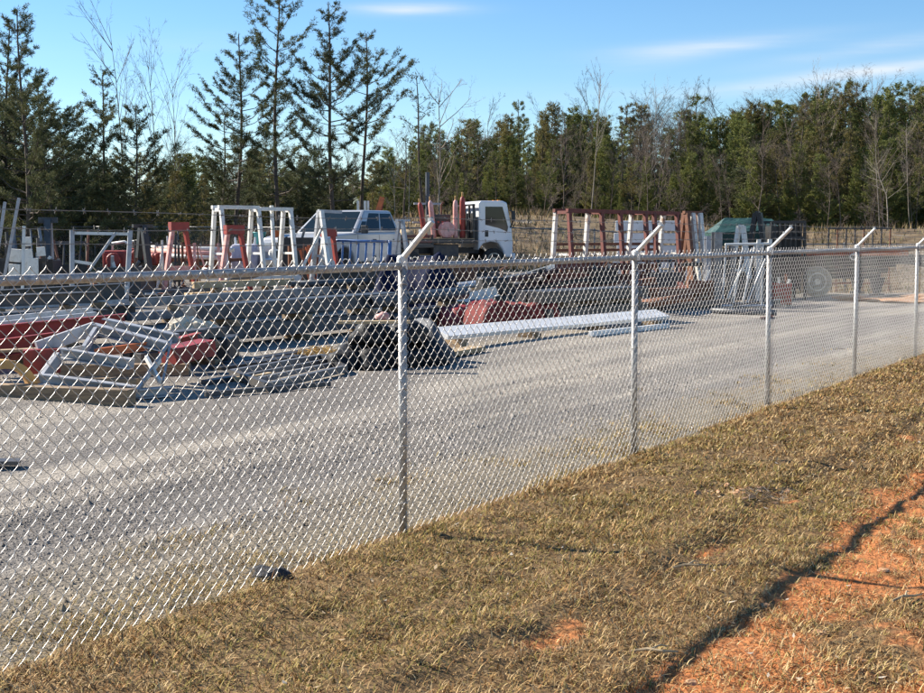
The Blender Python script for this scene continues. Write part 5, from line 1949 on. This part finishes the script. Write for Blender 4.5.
pa, pb = gp(334, 371), gp(437, 367)
rr = random.Random(61)
for i, (u, v, z, sx, sz, lab) in enumerate(((.10, .25, 0, .24, .22, 'leftmost black bag of the heap behind the nearest post'), (.36, .12, 0, .27, .24, 'front black bag left of the middle of the heap'), (.66, .15, 0, .26, .25, 'front black bag behind the nearest post'), (.93, .25, 0, .23, .22, 'rightmost black bag of the heap behind the nearest post'),
                                            (.22, .75, 0, .30, .30, 'rear black bag at the left of the heap'), (.55, .8, 0, .32, .32, 'rear black bag in the middle of the heap'), (.85, .75, 0, .28, .28, 'rear black bag at the right of the heap'),
                                            (.34, .45, .30, .27, .22, 'upper black bag carrying the pale plank at the left'), (.68, .45, .31, .27, .22, 'upper black bag carrying the pale plank at the right'))):
    c = pa.lerp(pb, u) + Vector((0, .12 + v * .55, 0))
    o = MB().lump((0, 0, 0), (sx * 1.15, sx * .95, sz), 720 + i, .16, 3).obj('black_bag', black_tarp, None, smooth=True)
    o.location = (c.x, c.y, H(c.x, c.y) + z + sz * .24)
    o.rotation_euler = (0, 0, rr.uniform(0, 3))
    tag(o, lab, 'bag', 'black bags heaped behind the nearest post')
q = tarp('grey_tarpaulin', 'crumpled grey tarpaulin at the right end of the black bag heap', grey_tarp, gp(414, 366) + Vector((0, .5, 0.0)), gp(440, 364) + Vector((0, .5, 0)), 0.9, 0.60, 4, 0.6, lean=.25)
o = MB().lump((0, 0, 0), (.10, .09, .07), 55, .2).obj('cloth_bundle', pink_p, None, smooth=True)
o.location = wp(382, 322, 16.1)
o.location.z = H(0, 16) + 0.62
tag(o, 'pale pink cloth bundle on top of the black bag heap', 'bundle')
a = wp(338, 331, 15.6)
b = wp(410, 330, 15.7)
a.z = b.z = H(-1, 15.6) + 0.60
beam('pale_plank', 'pale plank lying on top of the black bag heap', 'plank', a, b, 'b', 0.12, 0.035, wood_pale)
o = MB().lump((0, 0, 0), (.16, .14, .10), 57, .25).obj('grey_bag', grey_tarp, None, smooth=True)
o.location = gp(357, 361)
o.location.z += .02
tag(o, 'small grey bag at the foot of the black bag heap', 'bag')
tarp('navy_tarpaulin', 'dark navy tarpaulin tented to a peak right of the nearest post', navy_tarp, gx(384, 25.5), gx(450, 24.8), 1.0, 0.98, 5, 0.25)
tarp('red_tarpaulin', 'dull red tarpaulin over a long bundle behind the white beam', red_tarp, gp(470, 331), gp(553, 325), 0.7, 0.42, 6, 0.8)
tarp('maroon_tarpaulin', 'dark maroon sheet along the left of the dull red tarpaulin', maroon, gp(448, 329), gp(500, 322) + Vector((0, .5, 0)), 0.5, 0.38, 8, 0.8)
# cream rubble and straw
for i, (px, py, s_, lab) in enumerate(((176, 333, .13, 'leftmost cream foam lump'), (186, 330, .16, 'tallest cream foam lump'), (196, 332, .15, 'middle cream foam lump'), (205, 334, .14, 'knobbly cream foam lump right of the middle'), (213, 338, .12, 'lowest cream foam lump at the right'))):
    o = MB().lump((0, 0, 0), (s_ * 1.1, s_, s_), 500 + i, .32, 3).obj('foam_lump', foam, None, smooth=False)
    o.location = wp(px, py, 16.8)
    o.location.z = max(o.location.z, H(o.location.x, 16.8) + .03)
    tag(o, lab + ' on the pile behind the grey frame', 'foam lump', 'cream foam lumps')
o = MB().box((0, 0, 0), (1.0, 0.8, 0.3)).obj('steel_bin', steel_dark, None, bevel=0.02)
o.location = gx(194, 16.8) + Vector((0, .1, 0.16))
tag(o, 'low dark steel bin under the cream foam lumps', 'bin')
m = MB()
rr = random.Random(9)
for i in range(420):
    x, y = rr.gauss(0, .22), rr.gauss(0, .15)
    z = .14 * math.exp(-(x * x + y * y) * 9) * rr.random()
    a = rr.uniform(0, 6.28)
    l = rr.uniform(.03, .11)
    m.bar((x, y, z + .01), (x + l * math.cos(a), y + l * math.sin(a), z + .01 + rr.uniform(-.005, .05)), .006, .006)
o = m.obj('straw_heap', straw_m)
o['kind'] = 'stuff'
o.location = gp(322, 357)
tag(o, 'small heap of yellow straw left of the black bag heap', 'straw')
t = thing('compressor', 'small black engine compressor with white tank behind the red tarpaulin', 'compressor', gp(492, 307), R(15))
MB().box((0, 0, .42), (.55, .5, .34)).obj('engine_block', black_p, t, bevel=.04)
MB().lathe([(0.02, -.34), (.13, -.31), (.16, -.22), (.16, .22), (.13, .31), (.02, .34)], (0, 0, .16), 'X', 14).obj('tank', steel_dark, t, smooth=True)
MB().box((-.2, -.3, .22), (.24, .14, .26)).obj('white_box', white_p, t, bevel=.02)
MB().path([(.2, 0, .58), (.2, 0, .75), (.32, 0, .78)], .03, 7).obj('exhaust', rust, t)
for x in (-.2, .2):
    for y in (-.12, .12):
        MB().bar((x, y, 0), (x, y * .8, .08), .04, .04).obj('foot', black_p, t)

# ------------------------------------------------------------------ the pile at the left with the grey frame
fr = thing('grey_steel_frame', 'light grey welded steel frame tilted on timbers at the left', 'frame')
c0 = wp(100, 395, 13.2)
c0.z = 0
fr.location = c0
LP = lambda px, py, Y: wp(px, py, Y) - c0
a1, a2 = LP(41, 379, 13.0), LP(134, 391, 12.9)
b1, b2 = LP(60, 353, 13.5), LP(132, 364, 13.4)
c1, c2 = LP(92, 328, 14.1), LP(167, 347, 13.8)
d1, d2 = LP(104, 323, 14.3), LP(176, 339, 14.1)
for (p, q) in ((a1, a2), (b1, b2), (c1, c2), (d1, d2)):
    part_bar('cross_channel', fr, p, q, 0.13, 0.11, grey_paint, 'c')
part_bar('side_channel', fr, LP(37, 348, 13.7), LP(95, 328, 14.1), 0.06, 0.14, grey_paint)
part_bar('side_channel', fr, LP(58, 357, 13.4), LP(42, 379, 13.05), 0.06, 0.12, grey_paint)
part_bar('side_plate', fr, LP(168, 345, 13.75), LP(134, 396, 12.85), 0.025, 0.20, grey_paint, up=(0.3, -1, 0.4))
part_bar('side_plate', fr, LP(170, 345, 13.9), LP(162, 386, 13.3), 0.025, 0.16, grey_paint, up=(0.3, -1, 0.4))
part_bar('foot_channel', fr, LP(136, 394, 12.9), LP(170, 391, 13.2), 0.12, 0.10, grey_paint, 'c')
part_bar('brace', fr, LP(146, 357, 13.4), LP(160, 382, 13.1), 0.03, 0.05, white_p)
part_bar('brace', fr, LP(160, 360, 13.5), LP(146, 378, 13.1), 0.03, 0.05, white_p)
part_bar('brace', fr, LP(62, 352, 13.45), LP(90, 346, 13.8), 0.03, 0.05, grey_paint)
part_bar('brace', fr, LP(96, 331, 14.0), LP(84, 350, 13.55), 0.04, 0.10, grey_paint)
# pile under and around
for (xa, ya, xb, yb, Y0, Y1, kind, wd, ht, m_, nm, lab, cat) in (
        (-30, 338, 126, 323, 15.0, 16.2, 'c', .10, .24, maroon, 'red_channel', 'long dark red channel leaning behind the grey frame', 'channel'),
        (-30, 352, 60, 340, 14.6, 15.2, 'c', .10, .20, maroon, 'red_channel', 'second dark red channel below the long one at the left edge', 'channel'),
        (-30, 322, 92, 310, 17.0, 18.0, 'b', .10, .07, silver, 'steel_tube', 'pale steel tube lying highest on the left pile', 'tube'),
        (-30, 327, 96, 314, 16.6, 17.6, 'b', .10, .06, silver, 'steel_tube', 'pale steel tube just below the highest one on the left pile', 'tube'),
        (95, 353, 147, 346, 13.6, 13.9, 'c', .05, .09, orange_p, 'orange_channel', 'short orange red channel lying inside the grey frame', 'channel'),
        (24, 362, 60, 360, 13.6, 13.7, 'b', .18, .26, maroon, 'red_block', 'dark red steel block left of the grey frame', 'block'),
        (168, 356, 208, 347, 14.2, 14.6, 'b', .30, .18, maroon, 'red_box_section', 'dark red box section right of the grey frame', 'box section'),
        (160, 348, 200, 338, 15.2, 15.5, 'c', .14, .14, red_p, 'red_box_section', 'brighter red channel stub above the dark red box section', 'channel'),
        (-20, 352, 64, 348, 14.3, 14.4, 'b', .16, .03, wood, 'timber_plank', 'grey brown plank under the dark red channels', 'plank')):
    a, b = wp(xa, ya, Y0), wp(xb, yb, Y1)
    beam(nm, lab, cat, a, b, kind, wd, ht, m_)
for i, (xa, ya, xb, yb, z, lab) in enumerate(((28, 402, 132, 406, 0.08, 'thick tan timber under the front of the grey frame'), (38, 391, 140, 394, 0.08, 'thick timber behind the front one under the frame'), (60, 378, 190, 377, 0.08, 'dark timber under the middle of the grey frame'), (-30, 398, 40, 400, 0.07, 'short timber at the left edge under the yellow ring'))):
    a, b = gp(xa, ya), gp(xb, yb)
    beam('timber_bearer', lab, 'timber', a + Vector((0, 0, z)), b + Vector((0, 0, z)), 'b', 0.16, 0.16, wood)
# supporting dark crate mass under the red channels
stack(gp(-45, 372), gp(48, 366), [3, 3], 'b', 0.16, 0.15, rust, 'rusty tube in the low pile under the red channels', 'tube', 'the rusty low pile', seed=21)
stack(gp(150, 372), gp(222, 364), [3, 2], 'b', 0.15, 0.13, steel_dark, 'dark tube in the low pile under the red box section', 'tube', 'the dark low pile', seed=22)
stack(gp(-60, 355), gp(100, 345), [3, 3, 2], 'h', 0.16, 0.16, steel_dark, 'dark beam in the pile carrying the red channels', 'beam', 'the red channel pile', seed=23)
# yellow cut ring
t = thing('yellow_ring', 'curved yellow cut pipe segment standing at the left edge', 'pipe segment', gp(16, 398), R(35))
mb = MB()
n = 18
vs, fs = [], []
for i in range(n + 1):
    a = R(-10 + i * 120 / n)
    for rr_, y in ((.34, -.05), (.34, .09), (.25, .09), (.25, -.05)):
        vs.append((rr_ * math.cos(a) - .12, y, rr_ * math.sin(a) + .06))
for i in range(n):
    for j in range(4):
        fs.append((i * 4 + j, i * 4 + (j + 1) % 4, i * 4 + 4 + (j + 1) % 4, i * 4 + 4 + j))
fs += [(0, 1, 2, 3), (n * 4 + 3, n * 4 + 2, n * 4 + 1, n * 4)]
mb.add(vs, fs).obj('rim', tan_pipe, t)
MB().box((.1, .02, .03), (.3, .25, .06)).obj('shoe', rust, t)
# flat frames and planks lying on the ground right of the pile
ff = thing('flat_steel_frame', 'thin dark steel frame lying flat on the gravel before the beams', 'frame')
pts = [gp(232, 378), gp(322, 362), gp(345, 374), gp(268, 392)]
ff.location = pts[0]
for i in range(4):
    a, b = pts[i] - pts[0], pts[(i + 1) % 4] - pts[0]
    part_bar('side_bar', ff, a + Vector((0, 0, .06)), b + Vector((0, 0, .06)), .07, .08, steel_grey if i % 2 == 0 else steel_dark)
for f in (.3, .6):
    a, b = pts[0].lerp(pts[3], f) - pts[0], pts[1].lerp(pts[2], f) - pts[0]
    part_bar('inner_bar', ff, a + Vector((0, 0, .06)), b + Vector((0, 0, .06)), .05, .05, steel_grey)
for i, (xa, ya, xb, yb, m_, lab, wd) in enumerate(((205, 386, 262, 377, steel_dark, 'dark flat bar on the gravel right of the pile', .12), (215, 372, 300, 360, black_p, 'black flat bar lying behind the thin flat frame', .22), (238, 383, 268, 378, wood_pale, 'short pale board at the corner of the flat frame', .14), (205, 398, 330, 388, steel_dark, 'long dark strip lying nearest the road on the left', .05), (225, 367, 318, 353, black_p, 'black flat bar farthest behind the flat frame', .2))):
    a, b = gp(xa, ya), gp(xb, yb)
    beam('flat_bar', lab, 'bar', a + Vector((0, 0, .035)), b + Vector((0, 0, .045)), 'b', wd, .05, m_)
# dark plate added as the shadow of something unseen beyond the left edge
t = beam('shadow_plate', 'flat dark plate imitating a cast shadow on the road at the left edge', 'plate', gp(-22, 468) + Vector((0, 0, .04)), gp(20, 467) + Vector((0, 0, .03)), 'b', 0.14, 0.03, steel_dark)

# scattered scrap pieces between the racks
rr = random.Random(33)
GRP = 'loose scrap steel between the racks'
cnt = 0
for i in range(130):
    px = rr.uniform(-10, 770)
    Y = rr.uniform(24.5, 40)
    if 410 < px < 540 and Y > 36:
        continue
    g = gx(px, Y)
    a = rr.uniform(-.5, .5) + rr.choice([0, 0, 1.2])
    l = rr.uniform(.4, 1.8)
    d = Vector((math.cos(a), math.sin(a), 0)) * l
    z = rr.uniform(.05, .45)
    kind = rr.choice(['b', 'h', 'c', 'a', 'p'])
    m_ = rr.choice([steel_dark, steel_dark, black_p, black_p, rust, rust_red, steel_blue, steel_grey, silver, white_p, wood, rust])
    nm = {rust: 'rusty', rust_red: 'rusty red', steel_dark: 'dark', black_p: 'black', steel_blue: 'bluish', steel_grey: 'grey', silver: 'silvery', white_p: 'white', wood: 'brown', orange_p: 'orange'}[m_]
    s = rr.uniform(.07, .2)
    p0 = g + Vector((0, 0, s * .5 + .01))
    p1 = p0 + d
    p1.z = H(p1.x, p1.y) + s * .5 + .01 + (rr.uniform(.0, .5) if rr.random() < .35 else 0)
    beam('scrap_piece', nm + (' offcut' if m_ is wood else ' steel offcut') + ' lying ' + [t for lim, t in ((170, 'behind the grey steel frame'), (310, 'around the white rack'), (420, 'near the blue barrier'), (540, 'before the flatbed truck'), (700, 'around the rusty rack'), (999, 'by the silver frames')) if px < lim][0], 'scrap', p0, p1, kind, s, s * rr.uniform(.5, 1), m_, GRP)
# dark crates and bins that fill the rows
for i, (px, Y, sx, sy, sz, m_, lab) in enumerate(((36, 27, .9, .6, .7, steel_dark, 'dark steel crate behind the plate rack'), (70, 28, .8, .6, .55, black_p, 'black crate behind the left gate frame post'), (125, 28, 1.0, .6, .5, steel_dark, 'dark crate under the red machine parts'),
                                                   (300, 33, .9, .7, 1.05, black_p, 'tall black crate in front of the pickup nose'), (345, 28.5, 1.1, .6, .45, black_p, 'black crate below the blue barrier'), (385, 28, .9, .6, .5, steel_dark, 'dark crate left of the navy tarpaulin'),
                                                   (575, 32.5, 1.0, .7, .35, rust, 'rusty crate under the left end of the rusty rack'), (600, 31, .8, .6, .45, black_p, 'black crate inside the rusty rack'), (665, 32, .8, .6, .55, steel_dark, 'dark crate under the right end of the rusty rack'),
                                                   (700, 30.5, .6, .5, .5, rust, 'rusty crate beside the thin grey column'), (745, 33, 1.2, .7, .6, steel_dark, 'dark crate behind the silver frame'), (782, 34, .5, .5, .5, red_p, 'small red crate left of the trailer wheel'),
                                                   (455, 33, 1.1, .7, .4, rust, 'rusty crate in front of the flatbed truck'))):
    g = gx(px, Y)
    t = thing('steel_crate', lab, 'crate', g, R(rr.uniform(-20, 20)), 'crates among the racks')
    MB().box((0, 0, .08 + .03), (sx, sy, .05)).obj('floor_plate', m_, t)
    for sy_ in (-1, 1):
        MB().box((0, sy_ * (sy / 2 - .012), .14 + sz / 2), (sx, .025, sz)).obj('side_panel', m_, t)
        MB().box((sy_ * (sx / 2 - .012), 0, .14 + sz / 2), (.02, sy - .06, sz - .01)).obj('end_panel', m_, t)
        MB().box((sy_ * sx * .35, 0, .042), (.1, sy, .085)).obj('skid', black_p, t)
    for k in range(rr.randint(3, 6)):
        q = beam('scrap_piece', 'steel offcut standing in the ' + lab, 'scrap', g + Vector((rr.uniform(-.3, .3) * sx, rr.uniform(-.2, .2) * sy, .15)), g + Vector((rr.uniform(-.4, .4) * sx, rr.uniform(-.3, .3) * sy, sz + rr.uniform(.1, .4))), rr.choice(['b', 'a', 'c']), .06, .05, rr.choice([rust, steel_grey, silver, steel_dark, white_p]), 'offcuts in the crates', up=(0, 1, 0))
# plank pile behind the flatbed truck's tail
for i in range(10):
    a = gx(398 + rr.uniform(-6, 6), 46.5 + .12 * (i % 4))
    b = gx(442 + rr.uniform(-6, 6), 46.5 + .12 * (i % 4))
    z = .5 + .12 * (i // 2)
    beam('timber', 'weathered timber on the pile behind the flatbed truck', 'timber', a + Vector((0, 0, z)), b + Vector((0, 0, z + rr.uniform(-.08, .08))), 'b', .16, .11, rr.choice([wood, wood_pale]), 'timbers piled behind the flatbed truck')

# ------------------------------------------------------------------ small things on the verge and by the fence
o = MB().lump((0, 0, 0), (.105, .08, .062), 71, .22, 3).obj('dark_rock', rock_m, None)
o.location = gp(270, 580) + Vector((0, 0, -.004))
tag(o, 'dark rock lying at the foot of the fence', 'rock')
mnd = gp(752, 500)
t = thing('clay_mound', 'low mound of clay crumbs and dead twigs in the grass', 'mound', mnd)
MB().lump((0, 0, -.02), (.24, .20, .045), 81, .3, 3, flat=False).obj('soil', clay_clod, t, smooth=True)
for i in range(14):
    x, y = rr.gauss(-.05, .12), rr.gauss(.02, .1)
    MB().lump((0, 0, 0), (rr.uniform(.012, .035), rr.uniform(.012, .03), rr.uniform(.01, .024)), 600 + i, .3, 1).obj('clod', clay_clod, t, loc=(x, y, .035))
for i in range(46):
    x, y = rr.gauss(.10, .10), rr.gauss(-.02, .10)
    a = rr.uniform(0, 6.28)
    l = rr.uniform(.03, .09)
    MB().path([(x, y, .03 + rr.uniform(0, .02)), (x + l * .5 * math.cos(a), y + l * .5 * math.sin(a), .045 + rr.uniform(0, .025)), (x + l * math.cos(a + .3), y + l * math.sin(a + .3), .03 + rr.uniform(0, .03))], .0022, 4).obj('twig', (bark_pale, bark_dark, wood)[i % 3], t)
for i, (px, py, a, lab) in enumerate(((908, 606, .4, 'pale forked stick on the orange dirt near the right edge'), (652, 663, -.2, 'pale stick on the rut near the bottom edge'), (840, 352, .1, 'dark stick in the grass by the last fence posts'), (690, 575, .1, 'thin pale stick in the middle of the grass'))):
    g = gp(px, py)
    t = thing('fallen_stick', lab, 'stick', g + Vector((0, 0, .03)), a, 'sticks on the verge')
    m_ = bark_dark if i == 2 else wood_pale
    MB().path([(-.09, 0, .0), (-.02, .01, .012), (.04, -.005, .012), (.1, .02, .005)], [.006, .007, .006, .003], 6).obj('stem', m_, t)
    MB().path([(-.01, .008, .012), (.03, .045, .02), (.06, .06, .012)], [.005, .004, .002], 5).obj('side_twig', m_, t)
for i, (px, py, s) in enumerate(((820, 640, .035), (884, 575, .03), (765, 610, .025), (860, 665, .03), (690, 690, .03), (505, 470, .03), (560, 655, .02))):
    o = MB().lump((0, 0, 0), (s, s * .8, s * .55), 640 + i, .25, 2).obj('clay_clod', clay_clod, None)
    o.location = gp(px, py) + Vector((0, 0, .012))
    tag(o, ('orange clay clod lying on the bare rut', 'orange clay clod high on the rut by the right edge', 'small clay clod on the left lip of the rut', 'orange clay clod near the bottom right corner', 'clay clod at the bottom edge of the rut', 'pale clod close to the fence between two posts', 'small pale clod in the grass near the bottom edge')[i], 'clod', 'clay clods on the verge')
